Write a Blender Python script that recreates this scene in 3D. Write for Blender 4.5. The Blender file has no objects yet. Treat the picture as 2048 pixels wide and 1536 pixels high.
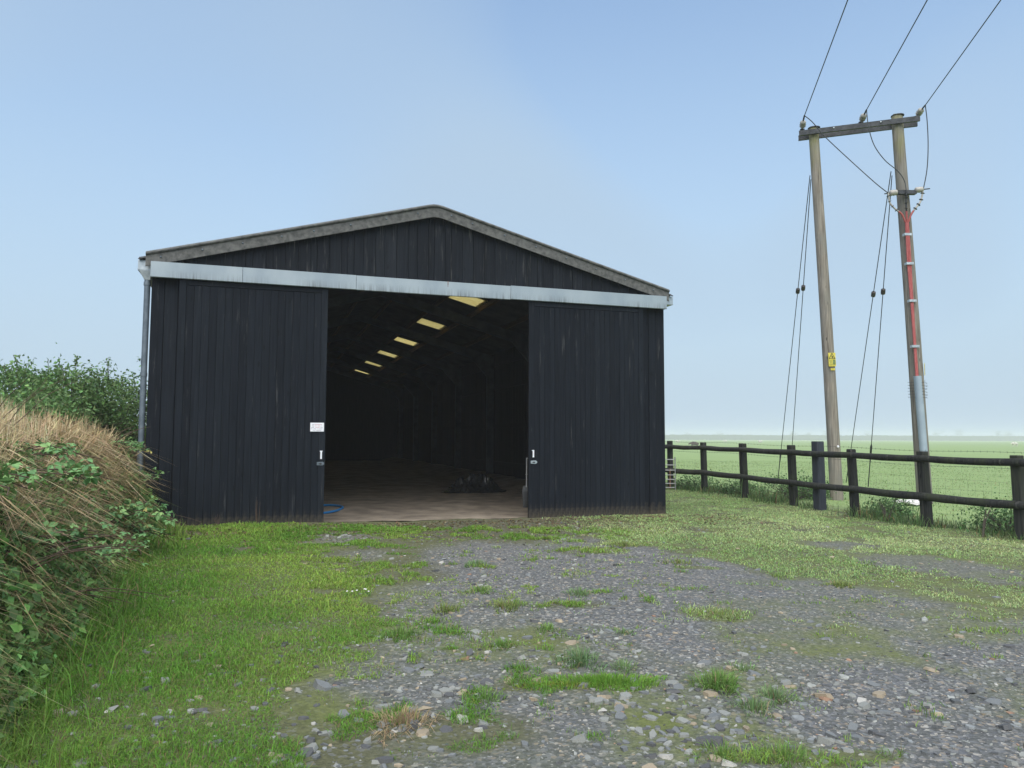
import bpy, bmesh, math, random
import numpy as np
from mathutils import Vector, Matrix, Quaternion

rng = np.random.default_rng(11)
random.seed(11)
SC = bpy.context.scene
COL = SC.collection
R = math.radians

# ------------------------------------------------------------------ camera
cam_d = bpy.data.cameras.new('camera')
cam = bpy.data.objects.new('camera', cam_d)
COL.objects.link(cam)
SC.camera = cam
cam_d.sensor_fit = 'HORIZONTAL'
cam_d.sensor_width = 36.0
cam_d.lens = 36.0 * 1500.0 / 2048.0
cam_d.clip_start = 0.05
cam_d.clip_end = 5000
PITCH = math.atan((876.0 - 768.0) / 1500.0)
ROLL = R(0.21)
r0 = Vector((1, 0, 0)); u0 = Vector((0, -math.sin(PITCH), math.cos(PITCH)))
fw = Vector((0, math.cos(PITCH), math.sin(PITCH)))
cr = r0 * math.cos(ROLL) + u0 * math.sin(ROLL)
cu = -r0 * math.sin(ROLL) + u0 * math.cos(ROLL)
cam.matrix_world = Matrix(((cr.x, cu.x, -fw.x, 0), (cr.y, cu.y, -fw.y, 0), (cr.z, cu.z, -fw.z, 1.6), (0, 0, 0, 1)))

# ------------------------------------------------------------------ sky, sun, exposure
SUN_ROT, SUN_EL = R(-178), R(56)
world = bpy.data.worlds.new('World'); SC.world = world
world.use_nodes = True
wt = world.node_tree; wt.nodes.clear()
w_out = wt.nodes.new('ShaderNodeOutputWorld')
w_bg = wt.nodes.new('ShaderNodeBackground')
w_sky = wt.nodes.new('ShaderNodeTexSky')
w_sky.sky_type = 'NISHITA'; w_sky.sun_disc = False
w_sky.sun_elevation = SUN_EL; w_sky.sun_rotation = SUN_ROT
w_sky.air_density = 1.4; w_sky.dust_density = 0.1; w_sky.ozone_density = 3.0
w_bg.inputs['Strength'].default_value = 0.106
MIST_X = 6.85
# thin mist veils drifting all over the sky dome
w_tc = wt.nodes.new('ShaderNodeTexCoord')
w_no = wt.nodes.new('ShaderNodeTexNoise'); w_no.inputs['Scale'].default_value = 1.5
w_no.inputs['Detail'].default_value = 1.0; w_no.inputs['Roughness'].default_value = 0.45
w_rm = wt.nodes.new('ShaderNodeMapRange')
w_rm.inputs['From Min'].default_value = 0.38; w_rm.inputs['From Max'].default_value = 0.66
w_rm.inputs['To Min'].default_value = 0.05; w_rm.inputs['To Max'].default_value = 0.9; w_rm.interpolation_type = 'SMOOTHSTEP'
# the mist is thicker towards the horizon, all the way round
w_sx = wt.nodes.new('ShaderNodeSeparateXYZ'); wt.links.new(w_tc.outputs['Generated'], w_sx.inputs[0])
w_el = wt.nodes.new('ShaderNodeMapRange'); w_el.interpolation_type = 'SMOOTHSTEP'
w_el.inputs['From Min'].default_value = -0.05; w_el.inputs['From Max'].default_value = 0.8
w_el.inputs['To Min'].default_value = 1.0; w_el.inputs['To Max'].default_value = 0.0
wt.links.new(w_sx.outputs['Z'], w_el.inputs['Value'])
w_mm = wt.nodes.new('ShaderNodeMath'); w_mm.operation = 'MAXIMUM'
w_mx = wt.nodes.new('ShaderNodeMix'); w_mx.data_type = 'RGBA'
w_mx.inputs['B'].default_value = (2.38, 3.1, 3.88, 1)
w_mp = wt.nodes.new('ShaderNodeMapping'); w_mp.inputs['Location'].default_value = (MIST_X, 0, 0)
wt.links.new(w_tc.outputs['Generated'], w_mp.inputs['Vector']); wt.links.new(w_mp.outputs['Vector'], w_no.inputs['Vector'])
wt.links.new(w_no.outputs['Fac'], w_rm.inputs['Value'])
wt.links.new(w_rm.outputs['Result'], w_mm.inputs[0]); wt.links.new(w_el.outputs['Result'], w_mm.inputs[1]); wt.links.new(w_mm.outputs[0], w_mx.inputs['Factor'])
wt.links.new(w_sky.outputs['Color'], w_mx.inputs['A'])
wt.links.new(w_mx.outputs['Result'], w_bg.inputs['Color'])
wt.links.new(w_bg.outputs['Background'], w_out.inputs['Surface'])

sun_d = bpy.data.lights.new('sun', 'SUN'); sun_d.energy = 2.4; sun_d.angle = R(75); sun_d.color = (1.0, 0.95, 0.87)
sun = bpy.data.objects.new('sun', sun_d); COL.objects.link(sun)
sdir = Vector((math.sin(SUN_ROT) * math.cos(SUN_EL), math.cos(SUN_ROT) * math.cos(SUN_EL), math.sin(SUN_EL)))
sun.rotation_mode = 'QUATERNION'; sun.rotation_quaternion = sdir.to_track_quat('Z', 'Y')
sun.location = sdir * 60

SC.view_settings.view_transform = 'Standard'
SC.view_settings.look = 'None'
SC.view_settings.gamma = 1.0
SC.view_settings.use_curve_mapping = False
SC.view_settings.exposure = 0.92
SC.cycles.max_bounces = 7
SC.cycles.volume_bounces = 5

# ------------------------------------------------------------------ numpy noise
_LAT = np.random.default_rng(5).random((256, 256))
def vnoise(x, y):
    x = np.asarray(x, float); y = np.asarray(y, float)
    xi = np.floor(x).astype(int); yi = np.floor(y).astype(int)
    fx = x - xi; fy = y - yi
    fx = fx * fx * (3 - 2 * fx); fy = fy * fy * (3 - 2 * fy)
    a = _LAT[xi % 256, yi % 256]; b = _LAT[(xi + 1) % 256, yi % 256]
    c = _LAT[xi % 256, (yi + 1) % 256]; d = _LAT[(xi + 1) % 256, (yi + 1) % 256]
    return (a * (1 - fx) + b * fx) * (1 - fy) + (c * (1 - fx) + d * fx) * fy
def fbm(x, y, s=1.0, o=4, off=0.0):
    t = 0; a = 0.5; n = 0
    for k in range(o):
        t = t + a * vnoise(x * s + 17.3 * k + off, y * s + 9.1 * k + off * 1.7); n += a
        a *= 0.5; s *= 2.03
    return t / n
def sstep(a, b, x):
    t = np.clip((x - a) / (b - a), 0, 1)
    return t * t * (3 - 2 * t)
def poly_sd(x, y, poly):
    """signed distance, positive inside"""
    x = np.asarray(x, float); y = np.asarray(y, float)
    d = np.full(x.shape, 1e9); ins = np.zeros(x.shape, bool)
    n = len(poly)
    for i in range(n):
        ax, ay = poly[i]; bx, by = poly[(i + 1) % n]
        ex, ey = bx - ax, by - ay
        t = np.clip(((x - ax) * ex + (y - ay) * ey) / (ex * ex + ey * ey), 0, 1)
        d = np.minimum(d, np.hypot(x - ax - t * ex, y - ay - t * ey))
        c = ((ay > y) != (by > y)) & (x < ex * (y - ay) / (ey if abs(ey) > 1e-9 else 1e-9) + ax)
        ins ^= c
    return np.where(ins, d, -d)

# ------------------------------------------------------------------ layout of the ground
BO = np.array([-5.858, 12.036]); BTH = R(17.96); BW = 9.324; BL = 32.0
eu = np.array([math.cos(BTH), math.sin(BTH)]); ev = np.array([-math.sin(BTH), math.cos(BTH)])
def barn_uv(x, y):
    return (x - BO[0]) * eu[0] + (y - BO[1]) * eu[1], (x - BO[0]) * ev[0] + (y - BO[1]) * ev[1]
def barn_xy(u, v):
    return BO[0] + u * eu[0] + v * ev[0], BO[1] + u * eu[1] + v * ev[1]
def gbase(x, y):
    return .0105 * np.clip(y, 0, 22) - .0085 * np.clip(x, -12, 12) * np.clip(y / 12, 0, 1)
def gz(x, y):
    x = np.asarray(x, float); y = np.asarray(y, float)
    near = np.clip(1 - (np.hypot(x, y) - 30) / 40, 0, 1)
    return gbase(x, y) + near * (.06 * (fbm(x, y, .55, 3) - .5) + .022 * (fbm(x, y, 2.6, 2, 4.) - .5))
def bank_s(x, y):
    """metres to the left of the foot of the hedge bank"""
    u, v = barn_uv(x, y)
    ut = (np.where(v < -.35, .12 + .056 * (-v - .5), .12) + .20 * np.exp(-((v + .5) / 1.3) ** 2))
    k = sstep(-.36, -.12, v)
    ut = ut * (1 - k) + (-.42) * k
    return ut + .22 * (fbm(x, y, .8, 2, 3.) - .5) - u
def bank_h(x, y):
    s = bank_s(x, y)
    h = 1.30 * sstep(-.05, .75, s) + .32 * sstep(.5, 1.7, s)
    return h * (.84 + .2 * fbm(x, y, .7, 3, 8.) + .22 * (fbm(x, y, 2.1, 3, 18.) - .3)) - .02
GRAVEL = [(-0.69, 11.0), (1.26, 11.2), (2.06, 9.89), (2.73, 8.72), (3.31, 8.17), (3.6, 7.46), (4.02, 6.99), (4.53, 6.75),
          (5.6, 6.2), (4.5, 1.0), (-0.5, 1.0), (-0.9, 3.67), (-0.72, 4.26), (-1.11, 4.73), (-0.86, 5.7), (-1.16, 6.77), (-0.99, 7.85), (-0.95, 9.51)]
TRACK = [(3.6, 11.1), (4.8, 11.4), (5.7, 10.0), (6.3, 8.2), (5.7, 7.3), (4.9, 8.9), (4.2, 9.9)]
PATCHES = [(-1.87, 9.65, .32), (-2.4, 11.0, .5)]
GREENS = [(.56, 4.9, .55, .16), (.25, 4.85, .3, .08), (1.83, 6.69, .3, .18), (.55, 7.0, .4, .15), (-.3, 4.15, .35, .22), (1.3, 3.85, .5, .1), (1.2, 10.2, .5, .3), (2.2, 9.0, .35, .15)]
def gravel_mask(x, y):
    n = fbm(x, y, 1.1, 4, 21.) - .5
    m = sstep(-.3, .3, poly_sd(x, y, GRAVEL) + 1.5 * n)
    m = np.maximum(m, .75 * sstep(-.25, .35, poly_sd(x, y, TRACK) + 1.8 * n - .1))
    for px, py, r in PATCHES:
        m = np.maximum(m, .8 * sstep(r + .15, r - .2, np.hypot(x - px, y - py) + .5 * n))
    for px, py, rx, ry in GREENS:
        m = m * (1 - .85 * sstep(1.25, .7, np.hypot((x - px) / rx, (y - py) / ry) + 1.2 * n))
    return m

# ------------------------------------------------------------------ materials
def new_mat(name):
    m = bpy.data.materials.new(name); m.use_nodes = True
    nt = m.node_tree
    return m, nt, nt.nodes['Principled BSDF']
class NT:
    def __init__(s, nt): s.nt = nt
    def n(s, typ, **kw):
        node = s.nt.nodes.new(typ)
        for k, v in kw.items():
            if hasattr(node, k) and not k[0].isupper(): setattr(node, k, v)
            else: node.inputs[k.replace('_', ' ')].default_value = v
        return node
    def l(s, a, b): s.nt.links.new(a, b)
    def ramp(s, fac, stops):
        r = s.nt.nodes.new('ShaderNodeValToRGB')
        el = r.color_ramp.elements
        while len(el) < len(stops): el.new(.5)
        for e, (p, c) in zip(el, stops):
            e.position = p; e.color = (c[0], c[1], c[2], 1) if len(c) == 3 else c
        s.l(fac, r.inputs['Fac']); return r.outputs['Color']
    def mix(s, fac, a, b, mode='MIX'):
        m = s.nt.nodes.new('ShaderNodeMix'); m.data_type = 'RGBA'; m.blend_type = mode
        for sock, v in (('Factor', fac), ('A', a), ('B', b)):
            if isinstance(v, (int, float)): m.inputs[sock].default_value = v
            elif isinstance(v, tuple): m.inputs[sock].default_value = (*v, 1)
            else: s.l(v, m.inputs[sock])
        return m.outputs['Result']
    def rng(s, v, a, b, c, d):
        m = s.nt.nodes.new('ShaderNodeMapRange')
        for k, q in zip(('From Min', 'From Max', 'To Min', 'To Max'), (a, b, c, d)): m.inputs[k].default_value = q
        s.l(v, m.inputs['Value']); return m.outputs['Result']
    def coords(s, scale, rand=True, kind='Object'):
        tc = s.nt.nodes.new('ShaderNodeTexCoord'); mp = s.nt.nodes.new('ShaderNodeMapping')
        mp.inputs['Scale'].default_value = scale
        s.l(tc.outputs[kind], mp.inputs['Vector'])
        if rand:
            oi = s.nt.nodes.new('ShaderNodeObjectInfo')
            mu = s.nt.nodes.new('ShaderNodeMath'); mu.operation = 'MULTIPLY'; mu.inputs[1].default_value = 57.0
            s.l(oi.outputs['Random'], mu.inputs[0]); s.l(mu.outputs[0], mp.inputs['Location'])
        return mp.outputs['Vector']
    def noise(s, vec, scale=1., detail=4., rough=.55):
        t = s.nt.nodes.new('ShaderNodeTexNoise')
        t.inputs['Scale'].default_value = scale; t.inputs['Detail'].default_value = detail; t.inputs['Roughness'].default_value = rough
        s.l(vec, t.inputs['Vector']); return t.outputs['Fac']
    def bump(s, h, bsdf, strength=.3, dist=.01):
        b = s.nt.nodes.new('ShaderNodeBump'); b.inputs['Strength'].default_value = strength; b.inputs['Distance'].default_value = dist
        s.l(h, b.inputs['Height']); s.l(b.outputs['Normal'], bsdf.inputs['Normal'])

def wood_mat(name, dark, light, worn, worn_lo=.62, mud=False, rough=.75, mossy=None):
    m, nt, b = new_mat(name); N = NT(nt)
    grain = N.noise(N.coords((26, 26, .9)), 1.5, 5., .6)
    col = N.ramp(grain, [(.3, dark), (.72, light)])
    oi = nt.nodes.new('ShaderNodeObjectInfo')
    col = N.mix(1.0, col, N.ramp(oi.outputs['Random'], [(0, (.8, .8, .82)), (.8, (1.05, 1.05, 1.05)), (1, (1.3, 1.27, 1.22))]), 'MULTIPLY')
    w = N.noise(N.coords((9, 9, .55)), 2.2, 6., .7)
    wf = N.rng(w, worn_lo, worn_lo + .16, 0, .8)
    col = N.mix(wf, col, worn)
    # knots
    vo = nt.nodes.new('ShaderNodeTexVoronoi'); vo.inputs['Scale'].default_value = 1.0
    N.l(N.coords((7, 7, 2.0)), vo.inputs['Vector'])
    kf = N.rng(vo.outputs['Distance'], .05, .13, .85, 0)
    col = N.mix(kf, col, tuple(.4 * c for c in dark))
    if mud:
        ge = nt.nodes.new('ShaderNodeNewGeometry'); sp = nt.nodes.new('ShaderNodeSeparateXYZ')
        N.l(ge.outputs['Position'], sp.inputs[0])
        sn = N.noise(N.coords((5, 5, 2), False, 'Object'), 2.0, 5., .7)
        ad = nt.nodes.new('ShaderNodeMath'); ad.operation = 'MULTIPLY_ADD'; ad.inputs[1].default_value = -.9
        N.l(sn, ad.inputs[0]); N.l(sp.outputs['Z'], ad.inputs[2])
        mf = N.rng(ad.outputs[0], -.32, -.10, .6, 0)
        col = N.mix(mf, col, (.11, .09, .062))
    if name == 'pole_timber':
        ge = nt.nodes.new('ShaderNodeNewGeometry'); sp = nt.nodes.new('ShaderNodeSeparateXYZ'); N.l(ge.outputs['Position'], sp.inputs[0])
        ad = nt.nodes.new('ShaderNodeMath'); ad.operation = 'MULTIPLY_ADD'; ad.inputs[1].default_value = 3.2
        N.l(N.noise(N.coords((2, 2, .8)), 1.5, 4., .6), ad.inputs[0]); N.l(sp.outputs['Z'], ad.inputs[2])
        col = N.mix(N.rng(ad.outputs[0], 10.0, 11.0, 0, .6), col, (.22, .22, .07))
    if mossy:
        ge = nt.nodes.new('ShaderNodeNewGeometry')
        mn = N.noise(N.coords((3, 3, 1.2)), 1.2, 5., .65)
        col = N.mix(N.rng(mn, .46, .66, 0, .75), col, mossy)
    N.l(col, b.inputs['Base Color'])
    b.inputs['Roughness'].default_value = rough
    b.inputs['Specular IOR Level'].default_value = .12
    N.bump(grain, b, .35, .006)
    return m
def plain_mat(name, c1, c2, scale=8., rough=.7, metal=0., detail=5., spec=.5, bump=.1, vec=(1, 1, 1), lo=.35, hi=.68):
    m, nt, b = new_mat(name); N = NT(nt)
    n = N.noise(N.coords(vec), scale, detail, .6)
    N.l(N.ramp(n, [(lo, c1), (hi, c2)]), b.inputs['Base Color'])
    b.inputs['Roughness'].default_value = rough; b.inputs['Metallic'].default_value = metal
    b.inputs['Specular IOR Level'].default_value = spec
    if bump: N.bump(n, b, bump, .01)
    return m
M = {}
M['black'] = wood_mat('black_stained_boards', (.0058, .0079, .0115), (.0138, .0175, .0243), (.10, .10, .10), .61, True)
M['black_old'] = wood_mat('weathered_black_boards', (.0058, .0075, .0102), (.0158, .019, .025), (.11, .105, .10), .57, False)
M['inner'] = wood_mat('inner_timber', (.018, .018, .018), (.042, .038, .034), (.06, .055, .05), .7)
M['purlin'] = plain_mat('purlin_timber', (.10, .06, .035), (.17, .11, .065), 4., .8, vec=(6, 1, 6))
M['fence'] = wood_mat('fence_timber', (.014, .015, .015), (.05, .05, .046), (.15, .14, .12), .57, False, .8, (.045, .05, .03))
M['strainer'] = plain_mat('strainer_timber', (.022, .026, .036), (.04, .045, .06), 5., .7, vec=(6, 6, 1))
M['pole'] = wood_mat('pole_timber', (.095, .08, .066), (.33, .295, .25), (.42, .39, .35), .58, False, .85, (.21, .20, .175))
M['cement'] = plain_mat('fibre_cement', (.06, .06, .057), (.15, .147, .137), 13., .9, detail=8., bump=.5)
M['roof'] = plain_mat('roof_sheet', (.05, .052, .056), (.09, .092, .095), 2., .9)
M['concrete'] = plain_mat('concrete', (.06, .075, .095), (.10, .12, .145), 3., .9)
M['galv'] = plain_mat('galvanised_steel', (.33, .37, .40), (.52, .56, .58), 14., .45, .55, bump=.05)
M['gate'] = plain_mat('gate_tube', (.28, .28, .28), (.45, .45, .44), 20., .5, .6, bump=.05)
M['rust'] = plain_mat('rusty_tube', (.12, .05, .03), (.3, .17, .11), 20., .7, .2, bump=.1)
M['zinc_dark'] = plain_mat('dark_zinc', (.10, .125, .15), (.17, .20, .23), 6., .55, .4, bump=.05)
M['arm'] = plain_mat('crossarm_steel', (.028, .03, .034), (.07, .073, .078), 9., .6, .4)
M['wire'] = plain_mat('wire', (.03, .035, .035), (.06, .065, .065), 9., .6, .3, bump=0)
M['netting'] = plain_mat('netting_wire', (.07, .08, .07), (.15, .16, .15), 9., .6, .4, bump=0)
M['porcelain'] = plain_mat('porcelain', (.30, .275, .24), (.44, .41, .36), 5., .35, bump=0)
M['darkins'] = plain_mat('brown_insulator', (.03, .022, .02), (.06, .045, .04), 5., .4, bump=0)
M['red'] = plain_mat('red_cable', (.33, .06, .06), (.45, .12, .11), 6., .5, bump=0)
M['conduit'] = plain_mat('conduit', (.25, .31, .37), (.33, .39, .45), 3., .4, bump=0)
M['yellow'] = plain_mat('sign_yellow', (.62, .50, .05), (.72, .6, .12), 12., .5, bump=0)
M['ink'] = plain_mat('sign_ink', (.02, .02, .02), (.05, .05, .045), 12., .6, bump=0)
M['greenmark'] = plain_mat('sign_green', (.12, .17, .05), (.2, .25, .09), 12., .6, bump=0)
M['white'] = plain_mat('sign_white', (.78, .77, .8), (.86, .85, .87), 9., .5, bump=0)
M['greyink'] = plain_mat('notice_ink', (.22, .2, .24), (.3, .26, .3), 30., .6, bump=0)
M['redink'] = plain_mat('notice_red', (.5, .2, .24), (.55, .26, .3), 30., .6, bump=0)
M['hose'] = plain_mat('blue_hose', (.015, .16, .42), (.03, .22, .5), 8., .35, bump=0)
M['plastic'] = plain_mat('black_sheeting', (.006, .007, .009), (.03, .032, .036), 7., .24, bump=.2)
M['shovel'] = plain_mat('shovel_black', (.02, .022, .024), (.05, .05, .05), 9., .6)
M['earth'] = plain_mat('bank_earth', (.05, .04, .024), (.12, .10, .05), 5., .95, bump=.6)
M['fleece'] = plain_mat('fleece', (.5, .47, .4), (.65, .62, .55), 9., .95)
M['dark_fleece'] = plain_mat('dark_fleece', (.06, .045, .04), (.12, .09, .08), 9., .95)
M['palestone'] = plain_mat('pale_stone', (.5, .47, .45), (.7, .68, .66), 9., .9)

# painted steel cover of the door track: pale blue-grey, with streaks of grime and one rust run
m, nt, b = new_mat('track_cover_steel'); N = NT(nt)
n1 = N.noise(N.coords((1.2, 1, .6)), 2., 4.)
col = N.ramp(n1, [(.3, (.26, .31, .35)), (.7, (.345, .395, .425))])
st = N.noise(N.coords((38, 1, 1.1)), 1., 4., .7)
tc = nt.nodes.new('ShaderNodeTexCoord'); sp = nt.nodes.new('ShaderNodeSeparateXYZ'); N.l(tc.outputs['Object'], sp.inputs[0])
big = N.noise(N.coords((1.3, 1, 0)), 1.0, 3.)
low = N.rng(sp.outputs['Z'], 4.16, 4.30, 1, 0)
mu = nt.nodes.new('ShaderNodeMath'); mu.operation = 'MULTIPLY'; N.l(N.rng(st, .42, .62, 0, 1), mu.inputs[0]); N.l(low, mu.inputs[1])
mu2 = nt.nodes.new('ShaderNodeMath'); mu2.operation = 'MULTIPLY'; N.l(mu.outputs[0], mu2.inputs[0]); N.l(N.rng(big, .42, .62, 0, .9), mu2.inputs[1])
col = N.mix(mu2.outputs[0], col, (.09, .095, .09))
N.l(col, b.inputs['Base Color']); b.inputs['Roughness'].default_value = .5; b.inputs['Metallic'].default_value = .1
M['cover'] = m
# translucent yellowed rooflight
m, nt, b = new_mat('yellowed_rooflight'); N = NT(nt)
n1 = N.noise(N.coords((1, 3, 1)), 6., 4.)
tr = nt.nodes.new('ShaderNodeBsdfTranslucent'); mx = nt.nodes.new('ShaderNodeMixShader'); mx.inputs[0].default_value = .8
c_ = N.ramp(n1, [(.3, (.80, .70, .38)), (.7, (.92, .84, .55))])
N.l(c_, tr.inputs['Color']); N.l(c_, b.inputs['Base Color']); b.inputs['Roughness'].default_value = .6
N.l(b.outputs[0], mx.inputs[1]); N.l(tr.outputs[0], mx.inputs[2]); N.l(mx.outputs[0], nt.nodes['Material Output'].inputs['Surface'])
M['rooflight'] = m
# plants: colour carried by each blade or leaf
def plant_mat(name, transl=.35, rough=.55, spec=.25):
    m, nt, b = new_mat(name); N = NT(nt)
    at = nt.nodes.new('ShaderNodeAttribute'); at.attribute_name = 'col'
    N.l(at.outputs['Color'], b.inputs['Base Color']); b.inputs['Roughness'].default_value = rough
    b.inputs['Specular IOR Level'].default_value = spec
    tr = nt.nodes.new('ShaderNodeBsdfTranslucent'); mx = nt.nodes.new('ShaderNodeMixShader'); mx.inputs[0].default_value = transl
    N.l(at.outputs['Color'], tr.inputs['Color'])
    N.l(b.outputs[0], mx.inputs[1]); N.l(tr.outputs[0], mx.inputs[2]); N.l(mx.outputs[0], nt.nodes['Material Output'].inputs['Surface'])
    return m
M['blade'] = plant_mat('grass_blade')
M['straw'] = plant_mat('dry_straw', .2, .8, .1)
M['leaf'] = plant_mat('leaf', .3, .5, .3)
m, nt, b = new_mat('bramble_leaf'); N = NT(nt)
oi = nt.nodes.new('ShaderNodeObjectInfo')
N.l(N.ramp(oi.outputs['Random'], [(0, (.07, .165, .055)), (.5, (.135, .275, .09)), (.93, (.21, .36, .12)), (1, (.36, .31, .09))]), b.inputs['Base Color'])
b.inputs['Roughness'].default_value = .5; b.inputs['Specular IOR Level'].default_value = .3
M['bleaf'] = m
M['stem'] = plain_mat('bramble_stem', (.05, .03, .02), (.14, .09, .06), 9., .8)
M['bark'] = plain_mat('shrub_bark', (.05, .04, .03), (.11, .09, .07), 9., .9)
m, nt, b = new_mat('stone'); N = NT(nt)
at = nt.nodes.new('ShaderNodeAttribute'); at.attribute_name = 'col'
n1 = N.noise(N.coords((1, 1, 1), False), 30., 4.)
N.l(N.mix(1., at.outputs['Color'], N.ramp(n1, [(.3, (.72, .72, .72)), (.7, (1.2, 1.2, 1.2))]), 'MULTIPLY'), b.inputs['Base Color'])
b.inputs['Roughness'].default_value = .72; b.inputs['Specular IOR Level'].default_value = .4
M['stone'] = m
def stone_flat(name, c):
    return plain_mat(name, tuple(.75 * q for q in c), tuple(1.2 * q for q in c), 22., .7, bump=.3)
STONE_COL = {'blue-grey': (.165, .172, .170), 'grey': (.245, .248, .225), 'dark': (.09, .09, .09), 'tan': (.32, .26, .18), 'rust': (.30, .18, .115), 'pale': (.44, .42, .375)}
for k, c in STONE_COL.items(): M['st_' + k] = stone_flat('stone_' + k, c)

# ground
m, nt, b = new_mat('yard_ground'); N = NT(nt)
at = nt.nodes.new('ShaderNodeAttribute'); at.attribute_name = 'mask'
se = nt.nodes.new('ShaderNodeSeparateColor'); N.l(at.outputs['Color'], se.inputs[0])
P1 = N.coords((1, 1, 1), False)
vo = nt.nodes.new('ShaderNodeTexVoronoi'); vo.inputs['Scale'].default_value = 42.; vo.inputs['Randomness'].default_value = 1.
N.l(P1, vo.inputs['Vector'])
chip = nt.nodes.new('ShaderNodeSeparateColor'); N.l(vo.outputs['Color'], chip.inputs[0])
vo2 = nt.nodes.new('ShaderNodeTexVoronoi'); vo2.inputs['Scale'].default_value = 95.; N.l(P1, vo2.inputs['Vector'])
chip2 = nt.nodes.new('ShaderNodeSeparateColor'); N.l(vo2.outputs['Color'], chip2.inputs[0])
nb = N.noise(P1, 1.3, 6., .65)
nf = N.noise(P1, 26., 5., .7)
grav = N.ramp(nf, [(.3, (.062, .063, .06)), (.7, (.14, .142, .132))])
grav = N.mix(N.rng(chip.outputs[0], .55, .57, 0, .85), grav, N.ramp(chip.outputs[1], [(0, (.10, .105, .115)), (.6, (.2, .2, .195)), (.85, (.27, .22, .16)), (1, (.42, .4, .36))]))
grav = N.mix(N.rng(chip2.outputs[0], .86, .88, 0, .7), grav, N.ramp(chip2.outputs[1], [(0, (.1, .1, .105)), (.8, (.2, .19, .18)), (1, (.5, .48, .45))]))
soil = N.ramp(nf, [(.3, (.055, .056, .03)), (.7, (.135, .132, .07))])
soil = N.mix(N.rng(chip.outputs[0], .82, .84, 0, .7), soil, (.15, .15, .14))
moss = N.ramp(nf, [(.3, (.08, .095, .03)), (.7, (.165, .185, .06))])
field = N.ramp(N.noise(N.coords((.5, 2.2, 1), False), 1.2, 7., .7), [(.3, (.195, .275, .095)), (.7, (.265, .345, .135))])
col = N.mix(se.outputs[0], soil, grav)
mossf = nt.nodes.new('ShaderNodeMath'); mossf.operation = 'MULTIPLY'
N.l(se.outputs[2], mossf.inputs[0]); N.l(N.rng(nb, .4, .6, .2, 1), mossf.inputs[1])
col = N.mix(mossf.outputs[0], col, moss)
col = N.mix(se.outputs[1], col, field)
N.l(col, b.inputs['Base Color']); b.inputs['Roughness'].default_value = .85; b.inputs['Specular IOR Level'].default_value = .3
hsum = nt.nodes.new('ShaderNodeMath'); hsum.operation = 'MULTIPLY_ADD'; hsum.inputs[1].default_value = .5
N.l(vo.outputs['Distance'], hsum.inputs[0]); N.l(nf, hsum.inputs[2])
N.bump(hsum.outputs[0], b, .7, .02)
M['ground'] = m
M['dirt'] = plain_mat('barn_dirt', (.125, .10, .075), (.275, .228, .172), 2.2, .95, detail=9., bump=.7)

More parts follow.
